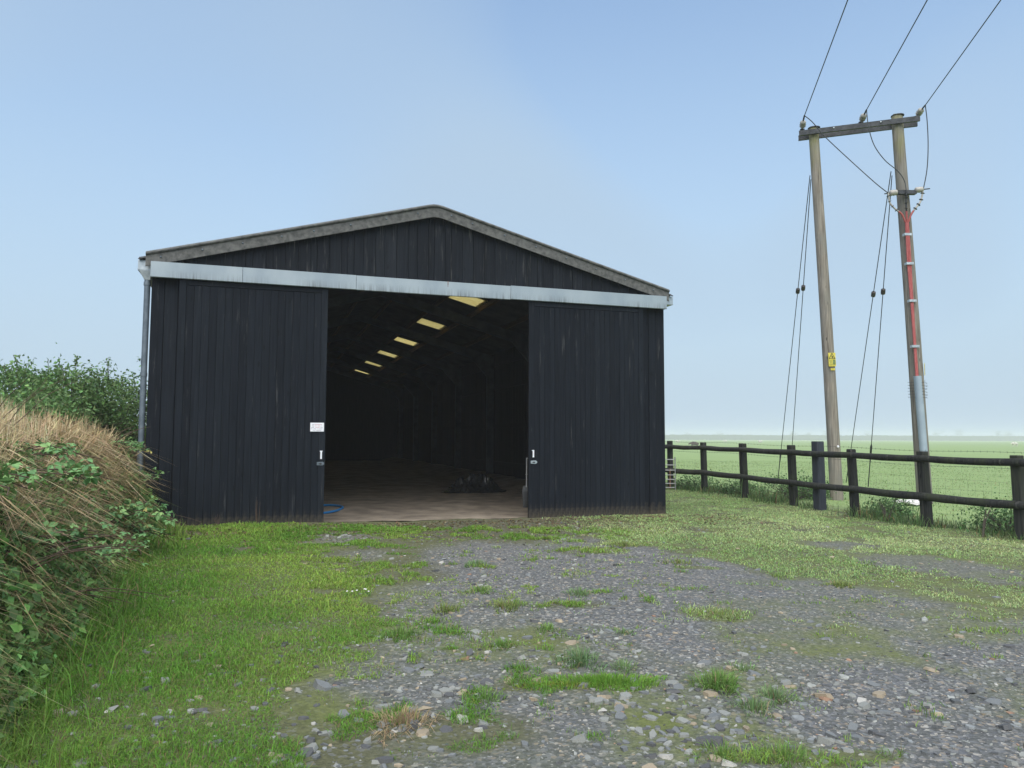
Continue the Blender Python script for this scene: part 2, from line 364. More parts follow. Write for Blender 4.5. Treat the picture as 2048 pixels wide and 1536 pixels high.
# ------------------------------------------------------------------ mesh helpers
def tag(o, label=None, cat=None, group=None, kind=None):
    if label: o['label'] = label
    if cat: o['category'] = cat
    if group: o['group'] = group
    if kind: o['kind'] = kind
    return o
def link(name, me, mat=None, parent=None):
    if mat is not None:
        for mm in (mat if isinstance(mat, (list, tuple)) else [mat]): me.materials.append(mm)
    o = bpy.data.objects.new(name, me); COL.objects.link(o)
    if parent is not None: o.parent = parent
    return o
def empty(name, loc=(0, 0, 0), rz=0.):
    o = bpy.data.objects.new(name, None); COL.objects.link(o)
    o.location = loc; o.rotation_euler = (0, 0, rz); o.empty_display_size = .2
    return o
class MB:
    def __init__(s): s.v = []; s.f = []; s.mi = []; s.sm = []
    def add(s, vs, fs, mi=0, smooth=False):
        k = len(s.v); s.v += [tuple(q) for q in vs]
        for f in fs: s.f.append([k + i for i in f]); s.mi.append(mi); s.sm.append(smooth)
        return s
    def box(s, a, b, mi=0, T=None):
        (x0, y0, z0), (x1, y1, z1) = a, b
        vs = [(x0, y0, z0), (x1, y0, z0), (x1, y1, z0), (x0, y1, z0), (x0, y0, z1), (x1, y0, z1), (x1, y1, z1), (x0, y1, z1)]
        if T is not None: vs = [tuple(T @ Vector(q)) for q in vs]
        return s.add(vs, [(0, 3, 2, 1), (4, 5, 6, 7), (0, 1, 5, 4), (1, 2, 6, 5), (2, 3, 7, 6), (3, 0, 4, 7)], mi)
    def prism(s, poly, axis, a, b, mi=0, T=None):
        """poly: 2D points; extruded along axis 'x','y' or 'z' from a to b"""
        n = len(poly); vs = []
        for t in (a, b):
            for p, q in poly:
                vs.append({'x': (t, p, q), 'y': (p, t, q), 'z': (p, q, t)}[axis])
        if T is not None: vs = [tuple(T @ Vector(q)) for q in vs]
        fs = [tuple(range(n))[::-1], tuple(range(n, 2 * n))] + [(i, (i + 1) % n, n + (i + 1) % n, n + i) for i in range(n)]
        return s.add(vs, fs, mi)
    def tube(s, pts, rad, n=8, mi=0, cap=True, smooth=True):
        pts = [Vector(p) for p in pts]; m = len(pts)
        if not hasattr(rad, '__len__'): rad = [rad] * m
        t0 = (pts[1] - pts[0]).normalized()
        a = t0.orthogonal().normalized(); vs = []
        for i in range(m):
            t = (pts[min(i + 1, m - 1)] - pts[max(i - 1, 0)]).normalized()
            a = (a - t * a.dot(t))
            a = a.normalized() if a.length > 1e-6 else t.orthogonal().normalized()
            bb = t.cross(a)
            for k in range(n):
                an = 2 * math.pi * k / n
                vs.append(tuple(pts[i] + (a * math.cos(an) + bb * math.sin(an)) * rad[i]))
        fs = [(i * n + k, i * n + (k + 1) % n, (i + 1) * n + (k + 1) % n, (i + 1) * n + k) for i in range(m - 1) for k in range(n)]
        s.add(vs, fs, mi, smooth)
        if cap: s.add(vs[:n], [tuple(range(n))[::-1]], mi); s.add(vs[-n:], [tuple(range(n))], mi)
        return s
    def lathe(s, base, axis, prof, n=12, mi=0):
        base = Vector(base); axis = Vector(axis).normalized()
        pts = [base + axis * h for h, r in prof]
        return s.tube(pts, [max(r, 1e-4) for h, r in prof], n, mi)
    def mesh(s, name):
        me = bpy.data.meshes.new(name); me.from_pydata(s.v, [], s.f)
        me.polygons.foreach_set('material_index', s.mi); me.polygons.foreach_set('use_smooth', s.sm)
        me.validate(); me.update(); return me
    def build(s, name, mat, parent=None): return link(name, s.mesh(name), mat, parent)
def big_mesh(name, verts, faces_list, col=None, colname='col', smooth=False):
    """faces_list: list of int arrays (n,k)"""
    me = bpy.data.meshes.new(name)
    verts = np.asarray(verts, np.float32)
    me.vertices.add(len(verts)); me.vertices.foreach_set('co', verts.ravel())
    loops = np.concatenate([f.ravel() for f in faces_list]).astype(np.int32)
    sizes = np.concatenate([np.full(len(f), f.shape[1]) for f in faces_list])
    starts = np.concatenate([[0], np.cumsum(sizes)[:-1]]).astype(np.int32)
    me.loops.add(len(loops)); me.loops.foreach_set('vertex_index', loops)
    me.polygons.add(len(sizes)); me.polygons.foreach_set('loop_start', starts)
    me.polygons.foreach_set('use_smooth', np.full(len(sizes), bool(smooth)))
    me.update(calc_edges=True)
    if col is not None:
        at = me.attributes.new(colname, 'FLOAT_COLOR', 'POINT')
        c4 = np.ones((len(verts), 4), np.float32); c4[:, :3] = col
        at.data.foreach_set('color', c4.ravel())
    return me
def grid_mesh(name, X, Y, Z, col=None, colname='col', smooth=True):
    n, m = X.shape
    idx = np.arange(n * m).reshape(n, m)
    f = np.stack([idx[:-1, :-1], idx[:-1, 1:], idx[1:, 1:], idx[1:, :-1]], -1).reshape(-1, 4)
    return big_mesh(name, np.stack([X, Y, Z], -1).reshape(-1, 3), [f], None if col is None else col.reshape(-1, 3), colname, smooth)

# ------------------------------------------------------------------ ground sheet
def axis_pts(segs):
    out = []
    for a, b, st in segs: out.append(np.arange(a, b - 1e-6, st))
    out.append([segs[-1][1]]); return np.concatenate(out)
gx = np.concatenate([-np.geomspace(900, 14, 30), axis_pts([(-12.6, -7, .35), (-7, 9.5, .075), (9.5, 16, .35)]), np.geomspace(17, 900, 34)])
gy = np.concatenate([[-60, -30, -14, -6, -2], axis_pts([(0, 3, .3), (3, 16, .075), (16, 26, .3)]), np.geomspace(27, 1100, 46)])
GX, GY = np.meshgrid(gx, gy)
FENCE = [(3.75, 22.9), (4.47, 21.2), (5.19, 20.31), (5.73, 18.57), (6.22, 16.67), (6.76, 14.89), (7.28, 13.27), (7.96, 11.82), (8.62, 10.3), (9.4, 8.6)]
def fence_side(x, y):
    """metres beyond the fence line, positive in the pasture"""
    fy = np.array([p[1] for p in FENCE[::-1]]); fx = np.array([p[0] for p in FENCE[::-1]])
    return (x - np.interp(y, fy, fx, left=9.4, right=3.75)) * .9
GM = gravel_mask(GX, GY)
fs = fence_side(GX, GY)
fieldm = sstep(.2, 1.6, fs + 1.2 * (fbm(GX, GY, .6, 3) - .5))
fieldm = np.maximum(fieldm, sstep(24, 30, GY)); fieldm = np.maximum(fieldm, sstep(40, 60, np.hypot(GX, GY)))
mossm = np.clip(1.1 * sstep(.40, .60, fbm(GX, GY, .9, 4, 31.)) * sstep(8.5, 4.5, GY) + .25 * sstep(.5, .7, fbm(GX, GY, .7, 3, 12.)) + .5 * sstep(-.5, -2.2, GX) + .9 * (1 - GM) * sstep(.8, 2.0, GX), 0, 1)
GZ = gz(GX, GY)
bs = bank_s(GX, GY)
ub, vb = barn_uv(GX, GY)
inside = (ub > -.05) & (ub < BW + .05) & (vb > .05)
GZ = np.where(inside, GZ - .12, GZ)
tag(link('ground', grid_mesh('ground', GX, GY, GZ, np.stack([GM, fieldm, mossm], -1), 'mask'), M['ground']),
    'muddy slate and grass yard with the flat green pasture beyond', 'ground', kind='structure')

# earth hedge bank on the left
bv = np.concatenate([np.arange(-14, 0, .1), np.arange(0, 34, .3)]); bu_s = np.concatenate([np.arange(-.12, 1.8, .1), [2.1, 2.6, 3.3, 4.5, 7, 12, 30]])
BV, BS = np.meshgrid(bv, bu_s, indexing='ij')
k_ = sstep(-.36, -.12, BV)
BUT = ((np.where(BV < -.35, .12 + .056 * (-BV - .5), .12) + .20 * np.exp(-((BV + .5) / 1.3) ** 2))) * (1 - k_) + (-.42) * k_
bx, by = barn_xy(BUT - BS, BV)
bz = gz(bx, by) + bank_h(bx, by) - .03
tag(link('earth_bank', grid_mesh('earth_bank', bx, by, bz), M['earth']), 'overgrown earth bank running up to the left corner of the barn', 'bank', kind='structure')

# ------------------------------------------------------------------ barn
barn = empty('barn', (BO[0], BO[1], 0), BTH)
tag(barn, 'long black timber barn with two sliding doors standing open under a grey gable', 'barn')
SL = (5.843 - 4.575) / (BW / 2 + .085)
def ztop(u): return 5.843 - SL * abs(u - BW / 2)
ZB = .02
def plank_poly(w, t, ch=.0032):
    """cross section x across, y depth (front at y=0, back at y=t)"""
    return [(0, ch), (ch, 0), (w - ch, 0), (w, ch), (w, t), (0, t)]
def plank_mesh(w, t, z0, z1, ch=.0032):
    mb = MB(); mb.prism(plank_poly(w, t, ch), 'z', z0, z1); return mb.mesh('plank')
_pc = {}
def plank(parent, u, v, w, t, z0, z1, mat, name='plank', tilt=0.):
    key = (round(w, 3), round(t, 3), round(z1 - z0, 3), mat.name)
    if key not in _pc:
        me = plank_mesh(w, t, 0, z1 - z0); me.materials.append(mat); _pc[key] = me
    o = bpy.data.objects.new(name, _pc[key]); COL.objects.link(o)
    o.parent = parent; o.location = (u, v, z0)
    o.rotation_euler = (0, tilt, 0)
    return o

# gable boards over the track, each cut to the slope
gb = MB(); gb.prism([(.05, 4.25), (BW - .05, 4.25), (BW - .05, ztop(0) - .22), (BW / 2, ztop(BW / 2) - .2), (.05, ztop(0) - .22)], 'y', .012, .03)
gable = gb.build('gable_backing', M['inner'], barn)
u = .02; k = 0
while u < BW - .05:
    w = random.choice([.205, .21, .2, .215, .11, .16, .205])
    if u + w > BW - .02: w = BW - .02 - u
    if w < .04: break
    g_ = .004; zt0 = ztop(u) - .10; zt1 = ztop(u + w) - .10; zb = 4.27
    dv = random.choice([0, -.005, .004, -.009])
    vs = [(u + g_ / 2, -.018 + dv + .005, zb), (u + g_ / 2 + .005, -.018 + dv, zb), (u + w - g_ / 2 - .005, -.018 + dv, zb), (u + w - g_ / 2, -.018 + dv + .005, zb), (u + w - g_ / 2, .008, zb), (u + g_ / 2, .008, zb)]
    zs = [zt0, zt0, zt1, zt1, zt1, zt0]
    if u < BW / 2 < u + w: zs = [min(zt0, zt1)] * 6
    n6 = 6
    mb = MB(); mb.add(vs + [(a, b_, z) for (a, b_, _), z in zip(vs, zs)], [(5, 4, 3, 2, 1, 0), (6, 7, 8, 9, 10, 11)] + [(i, (i + 1) % 6, 6 + (i + 1) % 6, 6 + i) for i in range(6)])
    # local origin at the board so that its grain is its own
    mb.v = [(a - u, b_, c - zb) for a, b_, c in mb.v]
    o = mb.build('plank', M['black_old'], gable); o.location = (u, 0, zb)
    u += w; k += 1

# corner walls beside the doors
for a, b_, nm in ((.0, .66, 0), (BW - .62, BW, 1)):
    mb = MB(); mb.box((a + .01, .02, ZB), (b_ - .01, .05, 4.28)); cw = mb.build('corner_wall', M['inner'], barn)
    u = a
    ws = [.2, .205, .16, .095] if nm == 0 else [.13, .16, .16, .17]
    for w in ws:
        dv = random.choice([0, .006, -.006])
        plank(cw, u + .003, -.018 + dv, w - .006, .03, ZB, 4.3, M['black']); u += w
mb = MB(); mb.box((.6, .06, 4.34), (BW - .6, .2, 4.5)); mb.build('lintel_beam', M['inner'], barn)
mb = MB(); mb.prism([(-.03, -.02), (.04, -.02), (.04, .05), (-.03, .05)], 'z', ZB, 4.3)
o = mb.build('corner_post', M['black'], barn); o.location = (BW - .005, .03, 0)

# sliding doors: slab, stiles, top rail, boards, pull handle and hasp
def make_door(u0, u1, zb, nb, lab, inner_left):
    root = MB(); root.box((u0 + .004, -.085, zb + .01), (u1 - .004, -.055, 4.33)); d = root.build('sliding_door', M['inner'], barn)
    d['label'] = lab
    sw = .105
    for a in (u0, u1 - sw):
        plank(d, a, -.125, sw, .04, zb, 4.3, M['black'], 'stile')
    mb = MB(); mb.box((0, -.124, 0), (u1 - u0 - 2 * sw - .004, -.088, .13)); o = mb.build('top_rail', M['black'], d); o.location = (u0 + sw + .002, 0, 4.075)
    w = (u1 - u0 - 2 * sw) / nb
    for i in range(nb):
        plank(d, u0 + sw + i * w + .0018, -.113 + random.choice([0, .002, -.002]), w - .0036, .028, zb + random.uniform(0, .012), 4.07, M['black'])
    return d
dl = make_door(.43, 2.785, .115, 18, 'left sliding door with a small white notice', False)
dr = make_door(6.45, 8.83, .115, 21, 'right sliding door, pushed open to the right', True)
def pull(d, u, z, flip):
    mb = MB()
    mb.box((-.014, -.152, -.065), (.014, -.146, .07)); mb.box((-.010, -.147, -.06), (.010, -.126, -.045)); mb.box((-.010, -.147, .045), (.010, -.126, .06))
    s = -1 if flip else 1
    mb.box((-.022, -.153, .058), (.022, -.145, .074)) if not flip else mb.box((-.03, -.153, .055), (.0, -.145, .07))
    o = mb.build('pull_handle', M['white'], d); o.location = (u, 0, z)
pull(dl, 2.722, 1.30, False); pull(dr, 6.531, 1.31, True)
for d, u, mt in ((dl, 2.715, 'zinc_dark'), (dr, 6.545, 'galv')):
    mb = MB(); mb.prism([(-.06, -.025), (.035, -.03), (.062, -.012), (.062, .016), (.035, .032), (-.06, .028)], 'y', -.138, -.126)
    mb.tube([(-.03, -.142, 0), (.02, -.142, 0)], .007, 6, 1); mb.box((-.012, -.15, -.014), (.012, -.138, .014), 1)
    o = mb.build('hasp', [M[mt], M['ink']], d); o.location = (u, 0, 1.155)
# notice: five lines of small print, too small to read
mb = MB(); mb.box((0, -.1335, 0), (.225, -.1265, .148))
for zz, words, ink in ((.118, [(.03, .065), (.074, .192)], (1, 2)), (.093, [(.03, .068), (.08, .107), (.122, .165), (.178, .196)], (1, 2, 2, 1)), (.068, [(.014, .064), (.084, .155), (.168, .205)], (1, 2, 1)),
                       (.044, [(.014, .036), (.055, .1), (.12, .134), (.149, .2)], (1, 1, 1, 1)), (.02, [(.042, .085), (.096, .186)], (1, 1))):
    for (a, b_), ik in zip(words, ink):
        x = a
        while x < b_ - .004:
            lw = random.choice([.0055, .006, .0045]); mb.box((x, -.1348, zz - .004), (min(x + lw, b_), -.1334, zz + .0045), ik); x += lw + .0022
o = mb.build('notice', [M['white'], M['greyink'], M['redink']], dl); o.location = (2.535, 0, 1.698); o['label'] = 'small white notice with five lines of red and black print'

# track cover in four lengths
for i, (a, b_) in enumerate(((0, 1.39), (1.39, 3.25), (3.25, 6.07), (6.07, BW))):
    mb = MB(); dz = [0, .0, -.004, .006][i]
    prof = [(-.185, 4.165 + dz), (-.168, 4.155 + dz), (-.16, 4.165 + dz), (-.17, 4.185 + dz), (-.17, 4.40 + dz), (-.02, 4.408 + dz), (-.02, 4.412 + dz), (-.186, 4.412 + dz)]
    mb.prism(prof, 'x', a + .003, b_ - .003)
    if i == 0: mb.box((a, -.183, 4.17), (a + .006, -.03, 4.405))
    if i == 3: mb.box((b_ - .006, -.183, 4.17), (b_, -.03, 4.405))
    mb.build('track_cover', M['cover'], barn)
mb = MB(); mb.box((4.87, -.1875, 4.35), (4.885, -.1862, 4.415)); mb.box((4.873, -.1875, 4.31), (4.881, -.1862, 4.35)); mb.build('rust_stain', M['rust'], barn)

# barge boards: flat fibre cement face with a rolled top edge
def barge(ua, ub_, name, off):
    n = 10; prof = [(-.125 - off, -.205), (-.125 - off, -.045)] + [(-.115 - off - .045 * math.sin(a), -.02 - .03 * math.cos(a) + .02) for a in np.linspace(.2, 2.4, 7)] + [(-.10, .045), (.12, .045), (.12, .03), (-.105, .025), (-.105, -.205)]
    mb = MB(); us = [ua, ub_] if not (ua < BW / 2 < ub_) else [ua, BW / 2 - .12, BW / 2 - .04, BW / 2 + .04, BW / 2 + .12, ub_]
    vs = []
    for u_ in us:
        zz = ztop(u_) - .035
        if ua < BW / 2 < ub_ and abs(u_ - BW / 2) < .06: zz -= .008
        for p, q in prof: vs.append((u_, p, zz + q))
    L = len(prof); fs_ = [tuple(range(L))[::-1], tuple(range((len(us) - 1) * L, len(us) * L))]
    for s_ in range(len(us) - 1):
        fs_ += [(s_ * L + i, s_ * L + (i + 1) % L, (s_ + 1) * L + (i + 1) % L, (s_ + 1) * L + i) for i in range(L)]
    mb.add(vs, fs_)
    o = mb.build(name, M['cement'], barn)
    for uu in np.arange(ua + .22, ub_ - .05, .62):
        q = MB(); q.lathe((uu, -.127 - off, ztop(uu) - .13), (0, -1, 0), [(0, .016), (.008, .015), (.013, .006)], 8); q.build('bolt', M['zinc_dark'], o)
barge(-.085, 2.36, 'barge_board', 0); barge(2.30, 4.2, 'barge_board', .008)
barge(4.1, 5.2, 'ridge_barge', .016); barge(5.12, 7.05, 'barge_board', .008); barge(6.98, BW + .085, 'barge_board', 0)

# roof sheets (corrugated), rooflights in the right slope, plus an added row in the left
LIGHTS = [5.0 + 4.55 * i for i in range(6)]
def corr(ua, ub_, va, vb_, mat, name, dz=0., thick=.012, step=.0365, amp=.025):
    v = np.arange(va, vb_ + step * .5, step); zz = amp * np.cos(v * 2 * np.pi / .146)
    vs = []; n = len(v)
    for t in (0, -thick):
        for u_ in (ua, ub_):
            for a, b_ in zip(v, zz): vs.append((u_, a, ztop(u_) - .05 + b_ + t + dz))
    vs = np.array(vs); i = np.arange(n - 1)
    f = [np.stack([i, i + 1, n + i + 1, n + i], -1), np.stack([2 * n + i, 3 * n + i, 3 * n + i + 1, 2 * n + i + 1], -1),
         np.stack([i, 2 * n + i, 2 * n + i + 1, i + 1], -1), np.stack([n + i, n + i + 1, 3 * n + i + 1, 3 * n + i], -1),
         np.array([[0, n, 3 * n, 2 * n], [n - 1, 3 * n - 1, 4 * n - 1, 2 * n - 1]])]
    return link(name, big_mesh(name, vs, f), mat, barn)
BAY = [-.09] + [2.4 + 4.55 * i for i in range(7)] + [BL + .1]
for a, b_ in zip(BAY[:-1], BAY[1:]):
    corr(-.2, 2.27, a, b_, M['roof'], 'roof_sheet', -.012); corr(3.02, BW / 2, a, b_, M['roof'], 'roof_sheet')
    corr(BW / 2, 6.3, a, b_, M['roof'], 'roof_sheet'); corr(7.05, BW + .2, a, b_, M['roof'], 'roof_sheet', -.012)
for ra, rb_ in ((6.22, 7.12), (2.2, 3.1)):  # the left-slope row is unseen, added to brighten the barn inside
    edge = -.09
    for L0 in LIGHTS:
        corr(ra, rb_, edge, L0 + .03, M['roof'], 'roof_sheet', -.02)
        corr(ra, rb_, L0, L0 + .97, M['rooflight'], 'rooflight', -.034, .004)
        edge = L0 + .94
    corr(ra, rb_, edge, BL + .1, M['roof'], 'roof_sheet', -.02)
mb = MB(); mb.prism([(4.35, ztop(4.35) + .03), (BW / 2, 5.87), (4.97, ztop(4.97) + .03), (4.97, ztop(4.97) + .015), (BW / 2, 5.85), (4.35, ztop(4.35) + .015)], 'y', .12, BL + .1)
mb.build('ridge_cap', M['cement'], barn)
# purlins
for uu in (.7, 1.9, 3.1, 4.2, 5.12, 6.18, 7.16, 8.2):
    mb = MB(); zc = ztop(uu) - .10; mb.box((uu - .032, .1, zc - .115), (uu + .032, BL, zc)); mb.build('purlin', M['purlin'], barn)
# portal frames
for i, v in enumerate(2.4 + 4.55 * j for j in range(7)):
    mb = MB()
    mb.prism([(.12, .1), (.34, .1), (.34, 3.7), (.9, ztop(.9) - .5), (BW / 2, ztop(BW / 2) - .42), (BW - .9, ztop(.9) - .5), (BW - .34, 3.7), (BW - .34, .1), (BW - .12, .1), (BW - .12, ztop(.12) - .22), (BW / 2, ztop(BW / 2) - .22), (.12, ztop(.12) - .22)], 'y', v - .09, v + .09)
    # concave outline: triangulate
    bm = bmesh.new(); me = mb.mesh('portal_frame'); bm.from_mesh(me); bmesh.ops.triangulate(bm, faces=[f for f in bm.faces if len(f.verts) > 4]); bm.to_mesh(me); bm.free()
    link('portal_frame', me, M['concrete'], barn)
# side walls: space boarding on rails
v = .06; bi = 0
while v < BL - .05:
    w = .152; gap = .0035 if random.random() < .93 else .008
    key = 'side'
    if key not in _pc:
        q = MB(); q.box((0, 0, 0), (.022, w, 4.31)); me = q.mesh('side_board'); me.materials.append(M['inner']); _pc[key] = me
    o = bpy.data.objects.new('side_board', _pc[key]); COL.objects.link(o); o.parent = barn
    o.location = (BW - .035 + random.choice([0, .004, -.004]), v, .2); v += w + gap; bi += 1
mb = MB(); mb.box((.012, .06, .05), (.034, BL, 4.5)); mb.build('side_wall', M['inner'], barn)
for zz in (.75, 2.0, 3.3, 4.1):
    for uu in (BW - .095, .04):
        mb = MB(); mb.box((uu, .06, zz - .06), (uu + .05, BL, zz + .06)); mb.build('wall_rail', M['inner'], barn)
mb = MB(); mb.box((BW - .03, .06, .0), (BW + .03, BL, .21)); mb.build('plinth', M['concrete'], barn)
mb = MB(); mb.prism([(.02, .02), (BW - .02, .02), (BW - .02, ztop(.1) - .1), (BW / 2, 5.75), (.02, ztop(.1) - .1)], 'y', BL, BL + .04); mb.build('back_wall', M['inner'], barn)
# gutters, hopper head and downpipe
def gutter(u0, u1):
    mb = MB()
    mb.box((u0, -.02, 4.285), (u1, -.012, 4.455)); mb.box((u0, -.012, 4.285), (u1, BL, 4.295)); mb.box((u0, -.012, 4.295), (u0 + .006, BL, 4.455)); mb.box((u1 - .006, -.012, 4.295), (u1, BL, 4.455))
    mb.box((u0 - .008, -.026, 4.295), (u1 + .004, -.0205, 4.31))
    return mb.build('gutter', M['galv'], barn)
gutter(-.21, -.01); gutter(BW + .03, BW + .23)
mb = MB()
a4 = [(-.19, -.03), (-.01, -.03), (-.01, .11), (-.19, .11)]; b4 = [(-.115, .0), (-.025, .0), (-.025, .09), (-.115, .09)]
mb.add([(x, y, 4.284) for x, y in a4] + [(x, y, 4.14) for x, y in b4], [(0, 1, 5, 4), (1, 2, 6, 5), (2, 3, 7, 6), (3, 0, 4, 7), (4, 5, 6, 7), (3, 2, 1, 0)])
mb.build('hopper_head', M['galv'], barn)
mb = MB(); mb.tube([(-.07, .045, 4.15), (-.07, .045, 4.05), (-.075, .045, .15)], .047, 14)
for zz in (4.08, 2.6, 1.0): mb.tube([(-.0725, .045, zz - .03), (-.0725, .045, zz + .03)], .054, 14)
mb.build('downpipe', M['zinc_dark'], barn)

# floor of the barn
fu = np.linspace(.03, BW - .04, 70); fv = np.concatenate([np.arange(-.05, 9, .1), np.arange(9, BL, .5)])
FU, FV = np.meshgrid(fu, fv); fx_, fy_ = barn_xy(FU, FV)
FZ = gbase(fx_, fy_) * .7 + .035 + .05 * (fbm(fx_, fy_, .9, 3, 2.) - .5) + .03 * (fbm(fx_, fy_, 3.5, 3, 6.) - .5) + .18 * sstep(BW - 1.4, BW - .3, FU) * sstep(4, 8, FV)
tag(link('barn_floor', grid_mesh('barn_floor', fx_, fy_, FZ), M['dirt']), 'trodden brown dirt floor inside the barn', 'floor', kind='structure')
def floor_z(u, v):
    x, y = barn_xy(np.array(u), np.array(v))
    return float(gbase(x, y) * .7 + .035 + .05 * (fbm(x, y, .9, 3, 2.) - .5) + .03 * (fbm(x, y, 3.5, 3, 6.) - .5))

# heap of black sheeting
hu = np.linspace(-1, 1, 64); hv = np.linspace(-1, 1, 36); HU, HV = np.meshgrid(hu, hv)
rr = np.hypot(HU, HV)
ang = np.arctan2(HV, HU)
edge_ = .78 + .18 * fbm(np.cos(ang) * 2 + 5, np.sin(ang) * 2 + 5, 1.5, 3)
hh = sstep(edge_, edge_ - .55, rr)
rid = 1 - np.abs(2 * fbm(HU * 2.2, HV * 1.6, 1.6, 4, 40.) - 1)
HZ = .40 * hh * (.3 + 1.0 * fbm(HU, HV, 1.7, 2, 50.)) * (.3 + .9 * rid ** 3) + .05 * hh * fbm(HU, HV, 6., 2, 52.) + .015 * (rr < edge_)
keep = rr < edge_ + .05
sh = empty('sheeting_heap', (*barn_xy(7.1, 6.0), floor_z(7.1, 6.0)), BTH + .28)
tag(sh, 'crumpled heap of black plastic sheeting on the barn floor', 'plastic sheeting')
link('sheeting', grid_mesh('sheeting', HU * 1.05, HV * .55, np.where(keep, HZ, -.05), smooth=False), M['plastic'], sh)

# blue hose
hp = [(2.2, 1.05), (2.55, 1.2), (2.92, 1.42), (3.15, 1.68), (3.3, 2.05), (3.3, 2.4), (3.17, 2.68), (2.95, 2.84), (2.6, 2.9), (2.2, 2.85)]
def catmull(pts, n=6):
    P = [Vector(p) for p in pts]; out = []
    for i in range(len(P) - 1):
        a = P[max(i - 1, 0)]; b_ = P[i]; c = P[i + 1]; d = P[min(i + 2, len(P) - 1)]
        for k in range(n):
            t = k / n
            out.append(.5 * ((2 * b_) + (c - a) * t + (2 * a - 5 * b_ + 4 * c - d) * t * t + (3 * b_ - a - 3 * c + d) * t ** 3))
    out.append(P[-1]); return out
mb = MB(); mb.tube(catmull([(*barn_xy(a, b_), floor_z(a, b_) + .026) for a, b_ in hp]), .022, 8)
tag(mb.build('water_hose', M['hose']), 'blue hose lying in a loop inside the left door', 'hose')

# shovel hung behind the right door's edge
sv = empty('shovel', (*barn_xy(6.56, .12), .30), BTH)
tag(sv, 'black scoop shovel hanging upright behind the right door edge', 'shovel')
mb = MB(); vs = []
for zz, hw, dep in ((0, .115, .0), (.12, .125, .03), (.3, .135, .045), (.40, .12, .03), (.43, .03, .0)):
    for x in np.linspace(-1, 1, 7): vs.append((x * hw, -dep * (1 - x * x) + .05, zz))
n = 7; fs_ = [(r_ * n + c, r_ * n + c + 1, (r_ + 1) * n + c + 1, (r_ + 1) * n + c) for r_ in range(4) for c in range(6)]
mb.add(vs, fs_); mb.add([(x, y + .006, z) for x, y, z in vs], [f[::-1] for f in fs_]); mb.build('blade', M['shovel'], sv)
mb = MB(); mb.tube([(-.06, .03, .38), (-.06, .02, .93)], .013, 8); mb.build('shaft', M['gate'], sv)
mb = MB(); mb.tube([(-.06, .02, .92), (.07, .02, .92)], .012, 8); mb.tube([(-.08, .03, .62), (.08, .03, .62)], .008, 6); mb.build('grip', M['gate'], sv)

# ------------------------------------------------------------------ post and rail fence
fence = empty('post_and_rail_fence', (6.3, 16.5, float(gz(6.3, 16.5))))
tag(fence, 'dark post and rail fence with stock netting along the pasture edge', 'fence')
FO = Vector(fence.location)
def fchild(mb, name, mat):
    mb.v = [tuple(Vector(q) - FO) for q in mb.v]; return mb.build(name, mat, fence)
POSTS = [(3.75, 22.9, .13, 1.31), (4.47, 21.2, .13, 1.34), (5.19, 20.31, .135, 1.33), (5.73, 18.57, .15, 1.33), (6.22, 16.67, .145, 1.33), (6.76, 14.89, .14, 1.31), (7.28, 13.27, .15, 1.32), (7.96, 11.82, .15, 1.31), (8.62, 10.3, .15, 1.3), (9.4, 8.6, .15, 1.3)]
fdir = Vector((.36, -.93, 0)).normalized(); fnor = Vector((-.93, -.36, 0)).normalized()   # towards the yard
def square_post(x, y, w, h, mat, name, lean=(0, 0)):
    z0 = float(gz(x, y)); mb = MB(); c = w * .5; ch = w * .1
    oct_ = [(-c, -c + ch), (-c + ch, -c), (c - ch, -c), (c, -c + ch), (c, c - ch), (c - ch, c), (-c + ch, c), (-c, c - ch)]
    vs = []
    for zz, tp in ((-.25, 1.02), (.4, 1.0), (h - .01, .97), (h + random.uniform(-.008, .012), .9)):
        for a, b_ in oct_:
            p = Vector((x, y, z0 + zz)) + fdir * a * tp + fnor * b_ * tp + Vector((lean[0], lean[1], 0)) * zz
            vs.append(tuple(p))
    f = [tuple(range(8))[::-1], tuple(range(24, 32))] + [(r_ * 8 + i, r_ * 8 + (i + 1) % 8, (r_ + 1) * 8 + (i + 1) % 8, (r_ + 1) * 8 + i) for r_ in range(3) for i in range(8)]
    mb.add(vs, f); fchild(mb, name, mat)
for x, y, w, h in POSTS:
    square_post(x, y, w, h, M['fence'], 'post', (random.uniform(-.03, .0), random.uniform(-.01, .02)))
square_post(6.5, 15.95, .2, 1.44, M['strainer'], 'strainer_post', (-.012, 0))
for hgt, rr_ in ((1.19, .062), (.53, .068)):
    for i in range(len(POSTS) - 1):
        if i % 2 and hgt > 1 or (not i % 2 and hgt < 1): pass
    brk = [0, 2, 4, 6, 8, 9] if hgt > 1 else [0, 1, 3, 5, 7, 9]
    for a, b_ in zip(brk[:-1], brk[1:]):
        pts = []; rad = []
        r1 = rr_ * random.uniform(.92, 1.06)
        seg = POSTS[a:b_ + 1]
        for j in range(len(seg) - 1):
            for t in np.linspace(0, 1, 5)[(0 if j == 0 else 1):]:
                x = seg[j][0] * (1 - t) + seg[j + 1][0] * t; y = seg[j][1] * (1 - t) + seg[j + 1][1] * t
                z = float(gbase(x, y)) + .0 + hgt - .012 * math.sin(math.pi * t) + random.uniform(-.004, .004)
                pts.append(Vector((x, y, z)) + fnor * (.105 + random.uniform(-.006, .006))); rad.append(r1 * random.uniform(.94, 1.05))
        ext = (pts[-1] - pts[-2]).normalized(); pts[-1] += ext * .0; pts[0] += (pts[0] - pts[1]).normalized() * -.006
        mb = MB(); mb.tube(pts, rad, 10); fchild(mb, 'rail', M['fence'])
